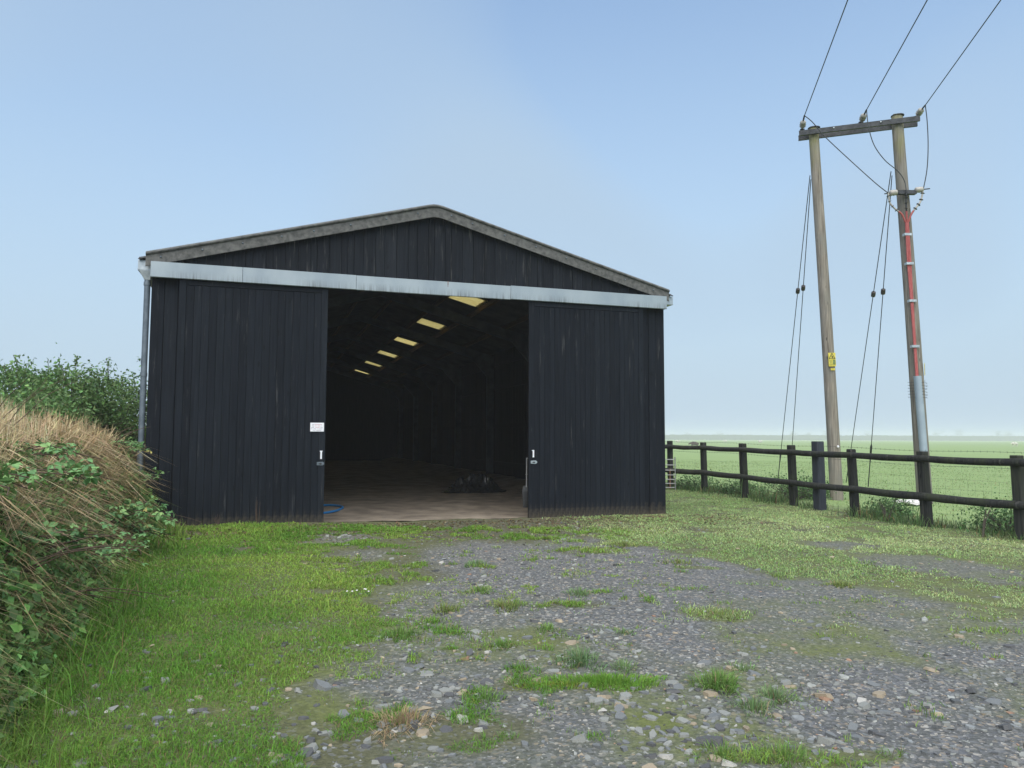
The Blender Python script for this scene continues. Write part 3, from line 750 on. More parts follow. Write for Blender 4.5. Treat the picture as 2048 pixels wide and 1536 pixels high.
# stock netting and two strands of barbed wire on the pasture side
mb = MB()
def fpt(s, z):
    i = min(int(s), len(POSTS) - 2); t = s - i
    x = POSTS[i][0] * (1 - t) + POSTS[i + 1][0] * t; y = POSTS[i][1] * (1 - t) + POSTS[i + 1][1] * t
    return Vector((x, y, float(gbase(x, y)) + z)) - fnor * .085
for z in (.12, .25, .38, .52, .68, .85):
    mb.tube([fpt(s, z + .008 * math.sin(5 * s)) for s in np.linspace(0, len(POSTS) - 1.001, 46)], .0012, 3, cap=False)
for s in np.linspace(.02, len(POSTS) - 1.02, 110):
    mb.tube([fpt(s, .1), fpt(s, .5), fpt(s, .86)], .001, 3, cap=False)
o = fchild(mb, 'wire_netting', M['netting']); o['kind'] = 'stuff'
for z in (1.07, 1.33):
    mb = MB(); mb.tube([fpt(s, z + .012 * math.sin(3 * s)) for s in np.linspace(0, len(POSTS) - 1.001, 60)], .0028, 4, cap=False)
    for s in np.linspace(.1, len(POSTS) - 1.1, 130):
        p = fpt(s, z + .012 * math.sin(3 * s)); mb.tube([p + Vector((random.uniform(-.01, .01), 0, .018)), p - Vector((random.uniform(-.01, .01), 0, .018))], .0025, 3)
    fchild(mb, 'barbed_wire', M['wire'])

# galvanised sheep hurdle leaning by the barn's far corner
hz0 = float(gz(3.7, 20.6))
hd = empty('sheep_hurdle', (3.6, 20.62, hz0), R(-3)); tag(hd, 'small galvanised sheep hurdle standing at the barn corner by the fence', 'hurdle')
for i, z in enumerate((.07, .18, .29, .41, .54, .68, .83)):
    mb = MB(); mb.tube([(-.95, 0, z), (.86, 0, z)], .013, 6); mb.build('bar', M['gate'], hd)
for x in (-.95, .86):
    mb = MB(); mb.tube([(x, .0, .0), (x, .0, .9)], .016, 8); mb.build('upright', M['gate'], hd)
mb = MB(); mb.tube([(.72, .012, .03), (.72, .012, .58)], .02, 8); mb.build('brace', M['rust'], hd)

# ------------------------------------------------------------------ twin wooden pole with cable termination
pw = empty('power_pole', (8.77, 18.0, float(gz(8.77, 18.0)))); PO = Vector(pw.location)
tag(pw, 'twin wooden power pole with steel crossarm, stay wires and red cables', 'power pole')
def pchild(mb, name, mat, par=None, lab=None):
    mb.v = [tuple(Vector(q) - PO) for q in mb.v]; o = mb.build(name, mat, par or pw)
    if lab: o['label'] = lab
    return o
def pole(b_, t, rb, rt, lab):
    b_ = Vector(b_); t = Vector(t); n = 14; pts = []; rad = []
    for i in range(n):
        k = i / (n - 1); pts.append(b_.lerp(t, k) + Vector((.012 * math.sin(5 * k), .01 * math.sin(7 * k), 0))); rad.append(rb + (rt - rb) * k + random.uniform(-.002, .002))
    pts.append(t + Vector((0, 0, .03))); rad.append(rt * .8)
    mb = MB(); mb.tube(pts, rad, 18); return pchild(mb, 'pole', M['pole'], None, lab)
pl = pole((7.88, 18.3, -.1), (7.55, 18.3, 9.36), .155, .118, 'left wooden pole carrying a yellow warning plate')
pr = pole((9.68, 17.7, -.1), (9.34, 17.7, 9.42), .17, .128, 'right wooden pole carrying red cables and a grey conduit')
for p, nm in (((7.55, 18.3, 9.37), 0), ((9.34, 17.7, 9.43), 0)):
    mb = MB(); mb.lathe(p, (0, 0, 1), [(0, .15), (.015, .15), (.03, .11), (.035, .02)], 14); pchild(mb, 'pole_cap', M['arm'])
# crossarm: a channel section bolted to the yard side of both poles
A = Vector((7.16, 18.28, 9.22)); Bp = Vector((9.72, 17.42, 9.24)); ax = (Bp - A); Ln = ax.length; ax.normalize()
TT = Matrix.Translation(A) @ Matrix(((ax.x, -ax.y, 0, 0), (ax.y, ax.x, 0, 0), (ax.z, 0, 1, 0), (0, 0, 0, 1)))
for off in (-.06, .26):
    mb = MB()
    mb.prism([(0 + off, -.06), (.012 + off, -.06), (.012 + off, .05), (.065 + off, .05), (.065 + off, .062), (off, .062)], 'x', 0, Ln, T=TT)
    mb.prism([(.012 + off, -.06), (.065 + off, -.06), (.065 + off, -.048), (.012 + off, -.048)], 'x', 0, Ln, T=TT)
    pchild(mb, 'crossarm', M['arm'])
for q in (.8, 1.85):
    mb = MB(); mb.lathe(TT @ Vector((q, -.062, .02)), (ax.y, -ax.x, 0), [(0, .022), (.01, .022), (.02, .012)], 8); pchild(mb, 'bolt', M['galv'])
# strain insulators
INS = [((7.28, 18.36, 9.36), (7.2, 18.06, 9.55)), ((8.55, 17.92, 9.36), (8.52, 17.62, 9.5)), ((9.71, 17.54, 9.34), (9.72, 17.24, 9.46))]
WST = [(7.2, 18.0, 9.57), (8.52, 17.55, 9.52), (9.73, 17.18, 9.47)]
for (a, b_), wst in zip(INS, WST):
    a = Vector(a); b_ = Vector(b_); d = (b_ - a); Lg = d.length; d.normalize()
    mb = MB(); mb.lathe(a + d * Lg * .15, d, [(0, .03), (.02, .05), (.05, .075), (.07, .045), (.1, .08), (.13, .05), (.16, .075), (.19, .06), (.21, .03)], 12)
    o = pchild(mb, 'strain_insulator', M['porcelain'])
    mb = MB(); mb.tube([a - d * .02, a + d * .08], .022, 6); mb.tube([b_ - d * .1, Vector(wst)], .02, 6); mb.box(tuple(a - Vector((.05, .03, .05))), tuple(a + Vector((.05, .03, .02))))
    pchild(mb, 'clevis', M['arm'], o)
# jumper wires from the insulators to the cable ends
J = [[(7.2, 18.0, 9.57), (7.39, 17.98, 9.39), (7.67, 17.93, 9.0), (8.2, 17.8, 8.37), (8.64, 17.5, 7.71), (8.9, 17.4, 7.42)],
     [(8.52, 17.55, 9.52), (8.53, 17.5, 9.08), (8.65, 17.5, 8.63), (8.87, 17.45, 8.24), (9.14, 17.4, 7.96), (9.28, 17.38, 7.72), (9.32, 17.38, 7.44)],
     [(9.73, 17.18, 9.47), (9.8, 17.25, 9.1), (9.83, 17.3, 8.55), (9.81, 17.35, 7.98), (9.73, 17.4, 7.5)]]
for j in J:
    mb = MB(); mb.tube(catmull(j, 7), .011, 6); pchild(mb, 'jumper_wire', M['wire'])
# bracket with two post insulators
mb = MB(); mb.tube([(8.82, 17.42, 7.41), (9.9, 17.42, 7.54)], .014, 6); mb.box((9.16, 17.40, 7.41), (9.58, 17.52, 7.5)); pchild(mb, 'bracket', M['arm'])
for c in ((8.94, 17.42, 7.425), (9.55, 17.42, 7.498)):
    mb = MB(); mb.lathe(c, (1, 0, .12), [(0, .03), (.01, .06), (.04, .072), (.07, .062), (.1, .075), (.13, .062), (.16, .07), (.18, .05), (.19, .03)], 12); pchild(mb, 'post_insulator', M['porcelain'])
# cable terminations with sheds, then red cables down the pole
CT = [[(8.9, 17.4, 7.42), (8.93, 17.4, 7.19), (9.05, 17.4, 7.04), (9.21, 17.42, 6.92), (9.31, 17.46, 6.74)],
      [(9.32, 17.38, 7.44), (9.315, 17.4, 7.13), (9.35, 17.46, 6.74)],
      [(9.73, 17.4, 7.5), (9.66, 17.4, 7.23), (9.55, 17.4, 7.08), (9.44, 17.42, 6.92), (9.385, 17.46, 6.74)]]
for ci, c in enumerate(CT):
    pth = catmull(c, 6); mb = MB(); mb.tube(pth, .02, 8)
    o = pchild(mb, 'cable_termination', M['porcelain'] if ci != 1 else M['arm'])
    for q in np.linspace(2, len(pth) * .55, 4):
        i = int(q); d = (pth[i + 1] - pth[i]).normalized(); s_ = MB(); s_.lathe(pth[i], d, [(0, .02), (.006, .05), (.014, .02)], 10); pchild(s_, 'shed', M['darkins'], o)
    mb = MB(); half = pth[int(len(pth) * .62):]; mb.tube(half, .0225, 8); pchild(mb, 'red_sleeve', M['red'], o)
def cable_pts(dx):
    return [Vector((9.35 + dx, 17.46, 6.74)), Vector((9.39 + dx * 1.3, 17.5, 5.84)), Vector((9.42 + dx * .8, 17.5, 4.94)), Vector((9.455 + dx * .6, 17.5, 3.87)), Vector((9.485 + dx * .7, 17.5, 3.0))]
for dx in (-.027, 0., .027):
    mb = MB(); mb.tube(catmull(cable_pts(dx), 5), .019, 8); pchild(mb, 'red_cable', M['red'])
for z, x in ((6.45, 9.37), (5.75, 9.395), (4.86, 9.43), (3.78, 9.46)):
    mb = MB(); mb.box((x - .085, 17.455, z - .028), (x + .085, 17.475, z + .028)); mb.box((x - .085, 17.475, z - .028), (x - .075, 17.56, z + .028)); mb.box((x + .075, 17.475, z - .028), (x + .085, 17.56, z + .028)); pchild(mb, 'cable_clamp', M['galv'])
mb = MB(); mb.tube([(9.485, 17.49, 3.08), (9.53, 17.49, 2.2), (9.585, 17.49, 1.0), (9.625, 17.49, -.05)], .085, 14); pchild(mb, 'cable_conduit', M['conduit'])
# barbed wire wound round the pole as an anti-climbing guard
mb = MB(); turns = 6; pts = []
for i in range(turns * 16):
    an = 2 * math.pi * i / 16; k = i / (turns * 16); rr_ = .185 + .006 * math.sin(i * 2.1)
    pts.append((9.57 + rr_ * math.cos(an), 17.66 + (rr_ + .06) * math.sin(an), 2.98 - .42 * k))
mb.tube(pts, .004, 4)
for i in range(0, len(pts), 3):
    c = Vector(pts[i]); d = Vector((random.uniform(-1, 1), random.uniform(-1, 1), random.uniform(-1, 1))).normalized() * .02; mb.tube([c - d, c + d], .003, 3)
pchild(mb, 'anti_climb_wire', M['wire'])
# warning plates
def plate_T(c, rz, lean=0.):
    return Matrix.Translation(Vector(c)) @ Matrix.Rotation(rz, 4, 'Z') @ Matrix.Rotation(lean, 4, 'Y')
T = plate_T((7.775, 18.135, 3.53), R(14), R(-2))
mb = MB(); mb.box((-.10, -.006, -.165), (.10, 0, .165), 0, T)
tri = [(-.085, .02), (.085, .02), (0, .155)]
def bar2(p, q, w, mi):
    d = Vector((q[0] - p[0], 0, q[1] - p[1])); L = d.length; d.normalize(); nrm = Vector((-d.z, 0, d.x)) * w * .5
    P_ = Vector((p[0], -.0085, p[1])); Q_ = Vector((q[0], -.0085, q[1])); vs = [P_ - nrm, Q_ - nrm, Q_ + nrm, P_ + nrm]
    vs = vs + [v_ + Vector((0, .003, 0)) for v_ in vs]
    mb.add([tuple(T @ v_) for v_ in vs], [(0, 1, 2, 3), (7, 6, 5, 4), (0, 4, 5, 1), (1, 5, 6, 2), (2, 6, 7, 3), (3, 7, 4, 0)], mi)
for i in range(3): bar2(tri[i], tri[(i + 1) % 3], .014, 1)
for p, q, w in (((-.018, .098), (-.004, .098), .016), ((-.012, .088), (.012, .062), .016), ((.012, .062), (.034, .044), .012), ((.008, .066), (-.028, .052), .01), ((-.005, .078), (.022, .082), .009), ((.03, .088), (.018, .07), .007), ((.0, .05), (.03, .04), .012)): bar2(p, q, w, 1)
for z, a, b_ in ((-.02, -.085, -.01), (-.05, -.085, .0), (-.075, -.075, .0), (-.105, -.085, .005), (-.13, -.085, .08)): bar2((a, z), (b_, z), .010, 2)
mb.box((.015, -.0085, -.115), (.088, -.005, -.005), 2, T)
pchild(mb, 'warning_plate', [M['yellow'], M['ink'], M['greenmark']], None, 'yellow warning plate with a black triangle and struck figure')
T = plate_T((7.79, 18.14, 3.295), R(10), R(-2)); mb = MB(); mb.box((-.055, -.006, -.025), (.055, 0, .025), 0, T)
bar2((-.035, .006), (.03, .008), .008, 1); pchild(mb, 'number_plate', [M['yellow'], M['greenmark']])
T = plate_T((9.735, 17.63, 3.25), R(58), R(-2)); mb = MB(); mb.box((-.09, -.006, -.145), (.09, 0, .145), 0, T)
for p, q, w in (((-.02, .09), (.01, .02), .02), ((.01, .02), (-.03, .01), .014), ((-.03, .01), (.01, -.07), .018), ((-.06, -.1), (.06, -.1), .014)): bar2(p, q, w, 1)
pchild(mb, 'warning_plate', [M['yellow'], M['ink']], None, 'narrow yellow plate with a lightning bolt on the right pole')
mb = MB(); mb.lathe((7.86, 18.13, 1.42), (0, -1, 0), [(0, .03), (.01, .03), (.014, .01)], 10); pchild(mb, 'marker_disc', M['white'])
# stays with insulators
STAY = [((7.46, 18.4, 8.2), (9.6, 27.2, .18)), ((7.48, 18.4, 8.1), (9.95, 27.0, .18)), ((9.2, 17.82, 8.1), (11.35, 25.6, .18)), ((9.22, 17.82, 8.0), (11.05, 23.4, .18))]
SI = [(8.73, 22.5, 6.11), (8.81, 22.5, 6.21), (10.55, 21.5, 5.96), (10.7, 21.5, 6.02)]
for (a, b_), k in zip(STAY, (.30, .285, .32, .32)):
    a = Vector(a); b_ = Vector(b_); c = a.lerp(b_, k); d = (b_ - a).normalized()
    mb = MB(); mb.tube([a, a.lerp(b_, .5), b_], .011, 5); o = pchild(mb, 'stay_wire', M['wire'])
    mb = MB(); mb.lathe(c - d * .08, d, [(0, .03), (.01, .055), (.07, .06), (.08, .05), (.09, .06), (.15, .055), (.16, .03)], 8); pchild(mb, 'stay_insulator', M['darkins'], o)
    mb = MB(); e = b_ - d * 1.5; mb.tube([e - d * .1, e, e + d * .25, e + d * .6], [.012, .035, .03, .016], 6); mb.tube([e + d * .5, b_ + d * .2], .016, 6); pchild(mb, 'stay_rod', M['arm'], o)
# overhead conductors running back over the yard
for i, (w, lab) in enumerate(zip(WST, ('left overhead wire leaving the crossarm end', 'middle overhead wire from the crossarm centre', 'right overhead wire from the crossarm end beside the cables'))):
    w = Vector(w); dirn = Vector((-.225, -1, 0)).normalized(); pts = []
    for k in range(24):
        s_ = k * 2.6; pts.append(w + dirn * s_ + Vector((0, 0, .012 * s_ - 0.00012 * s_ * (60 - s_) * .5)))
    mb = MB(); c0 = Vector(w); mb.v = []; mb.tube([p - c0 for p in pts], .0105, 6); o = mb.build('overhead_wire', M['wire']); o.location = c0
    tag(o, lab, 'wire', 'overhead wires')

# ------------------------------------------------------------------ sheep far out in the pasture
def make_sheep():
    V = [(0, 0, .62), (.3, 0, .64), (.55, 0, .68), (.72, 0, .6), (.86, 0, .5), (-.32, 0, .63), (-.5, 0, .6), (-.56, 0, .42),
         (.36, .13, .5), (.36, .13, .25), (.36, .13, .0), (.36, -.13, .5), (.36, -.13, .25), (.36, -.13, .0), (-.34, .13, .5), (-.38, .13, .28), (-.34, .13, .0), (-.34, -.13, .5), (-.38, -.13, .28), (-.34, -.13, .0)]
    E_ = [(0, 1), (1, 2), (2, 3), (3, 4), (0, 5), (5, 6), (6, 7), (1, 8), (8, 9), (9, 10), (1, 11), (11, 12), (12, 13), (5, 14), (14, 15), (15, 16), (5, 17), (17, 18), (18, 19)]
    rad = [.27, .26, .13, .11, .06, .27, .17, .05] + [.09, .045, .04] * 4
    me = bpy.data.meshes.new('sheep'); me.from_pydata(V, E_, []); ob = bpy.data.objects.new('tmp', me); COL.objects.link(ob)
    sk = ob.modifiers.new('s', 'SKIN'); ob.modifiers.new('d', 'SUBSURF').levels = 1
    for i, r_ in enumerate(rad): me.skin_vertices[0].data[i].radius = (r_, r_)
    me.skin_vertices[0].data[0].use_root = True
    dg = bpy.context.evaluated_depsgraph_get(); out = bpy.data.meshes.new_from_object(ob.evaluated_get(dg)); bpy.data.objects.remove(ob)
    return out
shm = make_sheep(); shm.materials.append(M['fleece'])
SH = [(54, 245, 10, 'white sheep grazing farthest left beyond the first fence post', 0), (78.0, 275, 160, 'white sheep grazing beside the hedge left of the second post', 0), (84, 255, 30, 'white sheep grazing in front of the far hedge, left of its pair', 0), (86.8, 262, 200, 'white sheep grazing in front of the far hedge, right of its pair', 0),
      (29.4, 121, 175, 'dark brown sheep grazing close behind the upper rail', 1), (107, 160, 190, 'white sheep grazing at the far right edge', 0), (109.6, 152, 20, 'nearer white sheep at the right edge of the pasture', 0)]
shd = shm.copy(); shd.materials.clear(); shd.materials.append(M['dark_fleece'])
for x, y, rz, lab, dk in SH:
    o = bpy.data.objects.new('sheep', shd if dk else shm); COL.objects.link(o); o.location = (x, y, float(gz(x, y)) - .02); o.rotation_euler = (0, 0, R(rz)); o.scale = (1.15,) * 3
    tag(o, lab, 'sheep', 'sheep in the pasture')

# ------------------------------------------------------------------ plants: blades and leaves
def blade_arrays(P, h, w, lean, az, col, tipcol=1.0):
    n = len(P); fa = az + math.pi / 2 + rng.normal(0, .5, n)
    side = np.stack([np.cos(fa), np.sin(fa), np.zeros(n)], -1) * (w * .5)[:, None]
    dh = np.stack([np.cos(az), np.sin(az), np.zeros(n)], -1); up = np.array([0, 0, 1.])
    mid = P + up * (h * .58)[:, None] * np.sqrt(np.clip(1 - (.35 * lean) ** 2, .1, 1))[:, None] + dh * (h * lean * .35)[:, None]
    tip = P + up * (h * np.clip(1 - .42 * lean ** 1.6, -.5, 1))[:, None] + dh * (h * lean)[:, None]
    V = np.stack([P - side, P + side, mid - side * .8, mid + side * .8, tip], 1).reshape(-1, 3)
    C = np.stack([col, col, col, col, col * tipcol], 1).reshape(-1, 3)
    b_ = np.arange(n) * 5
    return V, np.stack([b_, b_ + 1, b_ + 3, b_ + 2], -1), np.stack([b_ + 2, b_ + 3, b_ + 4], -1), C
def blade_mesh(name, *a, **k):
    V, q, t, C = blade_arrays(*a, **k); return big_mesh(name, V, [q, t], C)
def leaf_arrays(P, ax_, nr, L, W_, col):
    """ovate folded leaf: base, left, mid, right, tip"""
    ax_ = ax_ / np.linalg.norm(ax_, axis=1)[:, None]; nr = nr - ax_ * (nr * ax_).sum(1)[:, None]; nr /= np.linalg.norm(nr, axis=1)[:, None] + 1e-9
    sd = np.cross(ax_, nr); L = L[:, None]; W_ = W_[:, None]
    v0 = P; v1 = P + ax_ * L * .42 + sd * W_ * .5 + nr * L * .08; v2 = P + ax_ * L * .5 - nr * L * .03; v3 = P + ax_ * L * .42 - sd * W_ * .5 + nr * L * .08; v4 = P + ax_ * L - nr * L * .1
    V = np.stack([v0, v1, v2, v3, v4], 1).reshape(-1, 3); b_ = np.arange(len(P)) * 5
    F = np.concatenate([np.stack([b_, b_ + 2, b_ + 1], -1), np.stack([b_, b_ + 3, b_ + 2], -1), np.stack([b_ + 1, b_ + 2, b_ + 4], -1), np.stack([b_ + 2, b_ + 3, b_ + 4], -1)])
    return V, F, np.repeat(col, 5, 0)
def leaf_mesh(name, *a): V, F, C = leaf_arrays(*a); return big_mesh(name, V, [F], C)
def rand_dir(n, zb=0.):
    d = rng.normal(0, 1, (n, 3)); d[:, 2] += zb; return d / np.linalg.norm(d, axis=1)[:, None]
def vary(base, n, amt=.25, hue=.12):
    c = np.asarray(base)[None] * (1 + amt * rng.normal(0, 1, (n, 1))) * (1 + hue * rng.normal(0, 1, (n, 3))); return np.clip(c, .005, .8)

# --- grass of the yard
def scatter(n, x0, x1, y0, y1, power=1.0):
    k = rng.random(n); y = y0 + (y1 - y0) * k ** power
    return rng.uniform(x0, x1, n), y
def in_view(x, y): return (np.abs(x) < .74 * y + .8)
def not_barn(x, y, m=.05):
    u, v = barn_uv(x, y); return ~((u > -m) & (u < BW + m) & (v > -.14))
def yard_grass(name, n, x0, x1, y0, y1, hs, base, lab, power, wscale, dens, lean=.7):
    x, y = scatter(n, x0, x1, y0, y1, power)
    k = in_view(x, y)
    x, y = x[k], y[k]; n = len(x)
    k = not_barn(x, y) & (rng.random(n) < dens(x, y)); x, y = x[k], y[k]; n = len(x)
    P = np.stack([x, y, gz(x, y) - .006], -1)
    ln = fbm(x, y, 1.6, 3, 70.); big = .25 + 1.5 * ln
    h = hs * big * np.exp(rng.normal(0, .35, n)); d = np.hypot(x, y)
    w = np.clip(.0011 * d, .0035, .014) * wscale * rng.uniform(.7, 1.3, n)
    az = rng.uniform(0, 2 * np.pi, n); le = np.abs(rng.normal(lean, .35, n))
    b0 = np.asarray(base[0]); b1 = np.asarray(base[1]); t = np.clip((fbm(x, y, .8, 3, 90.) - .3) / .4, 0, 1)[:, None]
    col = (b0 * (1 - t) + b1 * t) * (1 + .22 * rng.normal(0, 1, (n, 1))) * (1 + .08 * rng.normal(0, 1, (n, 3)))
    dry = rng.random(n) < .10; col[dry] = vary((.24, .19, .09), int(dry.sum()), .25, .08)
    o = link(name, blade_mesh(name, P, h, w, le, az, np.clip(col, .01, .7)), M['blade'])
    return tag(o, lab, 'grass', kind='stuff')
def mat_clumps(x, y, macro, off):
    """ragged mats: the denser the growth, the fewer gaps"""
    f = fbm(x, y, 4.6, 4, off); return sstep(.70 - .55 * macro, .80 - .50 * macro, f)
def dens_left(x, y):
    m = gravel_mask(x, y); lush = sstep(-.75, -1.9, x + .10 * (y - 4)); n = sstep(.36, .6, fbm(x, y, 1.3, 3, 55.))
    far = 1 - .55 * sstep(8.4, 10.4, y) * sstep(.36, .52, fbm(x, y, 1.2, 3, 59.))
    mac = np.clip((1 - m) ** .8 * far * (.30 + .62 * lush + .35 * n), 0, .97)
    return mat_clumps(x, y, mac, 56.) * (bank_s(x, y) < .25) * sstep(2.6, .4, x + 1.6 * (fbm(x, y, 1.1, 3, 68.) - .5))
yard_grass('yard_grass', 560000, -5.8, 2.6, 3.3, 12.6, .034, ((.135, .29, .036), (.27, .40, .07)), 'bright green grass between the bank and the gravel', 1.35, .72, dens_left, 1.0)
def dens_right(x, y):
    m = gravel_mask(x, y); n = sstep(.34, .58, fbm(x, y, .9, 4, 65.))
    return mat_clumps(x, y, np.clip((1 - m) * (.52 + .48 * n), 0, .97), 66.) * sstep(.2, 2.6, x + 1.6 * (fbm(x, y, 1.1, 3, 68.) - .5)) * (fence_side(x, y) < .4)
yard_grass('verge_grass', 390000, .0, 8.5, 6.2, 22.5, .024, ((.30, .43, .155), (.47, .57, .255)), 'pale dewy grass between the gravel and the fence', 1.0, .9, dens_right, 1.0)
yard_grass('pasture_grass', 110000, 4.5, 40, 9, 50, .04, ((.195, .285, .095), (.27, .36, .14)), 'short green pasture grass beyond the fence', 1.4, 1.0, lambda x, y: sstep(-.1, .7, fence_side(x, y)), .9)
def dens_fence(x, y): d = fence_side(x, y); return np.exp(-((d - .15) / .35) ** 2) * sstep(.3, .55, fbm(x, y, 1.1, 2, 77.))
yard_grass('fence_grass', 60000, 3.5, 10, 9, 23, .17, ((.09, .16, .05), (.16, .24, .09)), 'long rank grass along the foot of the fence', 1.0, 1.1, dens_fence, .6)
def dens_toe(x, y): s = bank_s(x, y); return np.exp(-((s - .02) / .28) ** 2)
yard_grass('bank_foot_grass', 110000, -7.2, -1.6, 3.0, 12.4, .13, ((.135, .27, .04), (.24, .35, .075)), 'long green grass along the foot of the bank', 1.2, 1.0, dens_toe, .8)

def dens_weed(x, y):
    return mat_clumps(x, y, gravel_mask(x, y) * sstep(.42, .62, fbm(x, y, 1.2, 3, 101.)) * (.42 * sstep(1.8, -1.0, x) + .16) * sstep(11, 6, y), 102.)
yard_grass('gravel_weeds', 130000, -2.5, 4.5, 3.3, 11, .028, ((.19, .31, .06), (.31, .41, .10)), 'sparse short weeds sprouting through the gravel', 1.2, .8, dens_weed)
# --- the gravel's own tufts and patches
def tuft(x, y, r, n, h, base, lab, dry=.05, lean=.9, name='grass_tuft', cat='grass tuft'):
    n = int(n * .6); a = rng.uniform(0, 2 * np.pi, n); q = r * (1 + .35 * np.sin(3 * a + x * 9) + .2 * np.sin(5 * a + y * 7)) * rng.random(n) ** .75; px = q * np.cos(a); py = q * np.sin(a)
    P = np.stack([px, py, gz(x + px, y + py) - float(gz(x, y)) - .006], -1)
    n0 = n; hh_ = h * .9 * rng.uniform(.35, 1.3, n) * (1.05 - .3 * q / r); az = a + rng.normal(0, .8, n)
    col = vary(base, n, .2, .06); k = rng.random(n) < dry; col[k] = vary((.38, .29, .17), int(k.sum()), .2, .06)
    o = link(name, blade_mesh(name, P, hh_, np.clip(.0012 * math.hypot(x, y), .004, .012) * rng.uniform(.7, 1.2, n), np.clip(q / r * lean * .9 + rng.normal(.3, .35, n), 0, 1.6), az, col), M['blade'])
    o.location = (x, y, float(gz(x, y))); return tag(o, lab, cat, 'grass tufts in the gravel')
G1 = (.18, .30, .075); G2 = (.21, .31, .13); G3 = (.24, .30, .09)
TUFTS = [(1.31, 4.87, .14, 900, .12, G1, 'round bright green tuft standing alone right of the grass patch'),
         (1.60, 4.66, .11, 420, .09, G2, 'spiky grey-green tuft, right of a close pair'), (1.42, 4.5, .10, 380, .09, G2, 'spiky grey-green tuft, left and nearer of a close pair'),
         (.48, 5.3, .15, 600, .12, (.17, .27, .115), 'blue-green tuft just behind the bright grass patch'), (.76, 5.2, .10, 260, .08, G2, 'thin tuft at the right end of the bright grass patch'),
         (.68, 7.5, .13, 330, .08, G2, 'pale tuft in the bare middle of the gravel'), (-.06, 6.9, .16, 450, .09, G3, 'yellow-green tuft right of the gravel centre line'),
         (-.08, 5.72, .10, 300, .08, G1, 'small dark green tuft among pink stones'), (-.59, 6.79, .12, 300, .10, G3, 'upright tuft at the left gravel edge'),
         (-.85, 5.9, .14, 420, .11, G1, 'leafy green tuft beside two brown stones'), (-.4, 8.95, .16, 320, .09, G2, 'tuft on dark gravel in front of the doorway'),
         (1.55, 10.62, .2, 320, .10, G3, 'tuft in front of the right door'), (3.45, 8.0, .14, 420, .07, G3, 'low tuft at the far right edge of the gravel'),
         (1.36, 3.84, .16, 420, .09, G1, 'tuft at the bottom edge right of centre'), (1.05, 3.87, .14, 300, .08, G1, 'ragged tuft at the bottom edge, left of the big tuft'),
         (1.83, 6.69, .22, 260, .05, G3, 'flat mossy tuft in the right gravel'), (1.55, 5.22, .10, 180, .07, G2, 'small tuft behind the round bright tuft'),
         (.05, 7.0, .1, 180, .07, G1, 'small tuft touching the yellow-green tuft'), (-.3, 7.6, .12, 240, .08, G1, 'tuft left of the bare gravel'), (2.05, 9.3, .25, 300, .07, G3, 'wide tuft near the right verge'),
         (.3, 6.2, .1, 200, .07, G1, 'tuft behind the blue-green tuft'), (-.15, 4.62, .12, 420, .07, G1, 'loose tuft left of the bright grass patch'), (.9, 6.1, .08, 150, .06, G2, 'tiny tuft in the gravel centre')]
for t in TUFTS: tuft(*t)
o = tuft(.60, 4.9, .30, 2600, .075, (.17, .32, .05), 'bright green grass patch in the gravel, low and wide', 0., .7, 'grass_patch', 'grass patch'); o.scale = (1.35, .42, 1)
o = tuft(.30, 4.84, .22, 900, .04, (.22, .29, .05), 'yellow mossy left end of the bright grass patch', .05, .7, 'grass_patch', 'grass patch'); o.scale = (1.4, .4, 1)
tuft(-.60, 4.2, .17, 620, .10, (.42, .31, .18), 'dead straw-coloured tuft lying flat near the bottom', .6, 1.6, 'dead_grass_tuft')
# daisies
ds = empty('daisy_clump', (-1.5, 7.45, float(gz(-1.5, 7.45)))); tag(ds, 'small clump of white daisies at the left of the gravel', 'daisies')
for i in range(6):
    x, y = random.uniform(-.12, .12), random.uniform(-.06, .06); mb = MB(); mb.lathe((x, y, .05), (random.uniform(-.3, .3), -.4, 1), [(0, .003), (.002, .011), (.004, .009), (.006, .003)], 8); mb.build('flower', M['palestone'], ds)
x_, y_ = rng.uniform(-.14, .14, 120), rng.uniform(-.08, .08, 120)
o = link('foliage', blade_mesh('foliage', np.stack([x_, y_, np.full(120, -.005)], -1), rng.uniform(.03, .06, 120), np.full(120, .006), rng.uniform(.2, 1, 120), rng.uniform(0, 6.28, 120), vary(G1, 120)), M['blade'], ds)

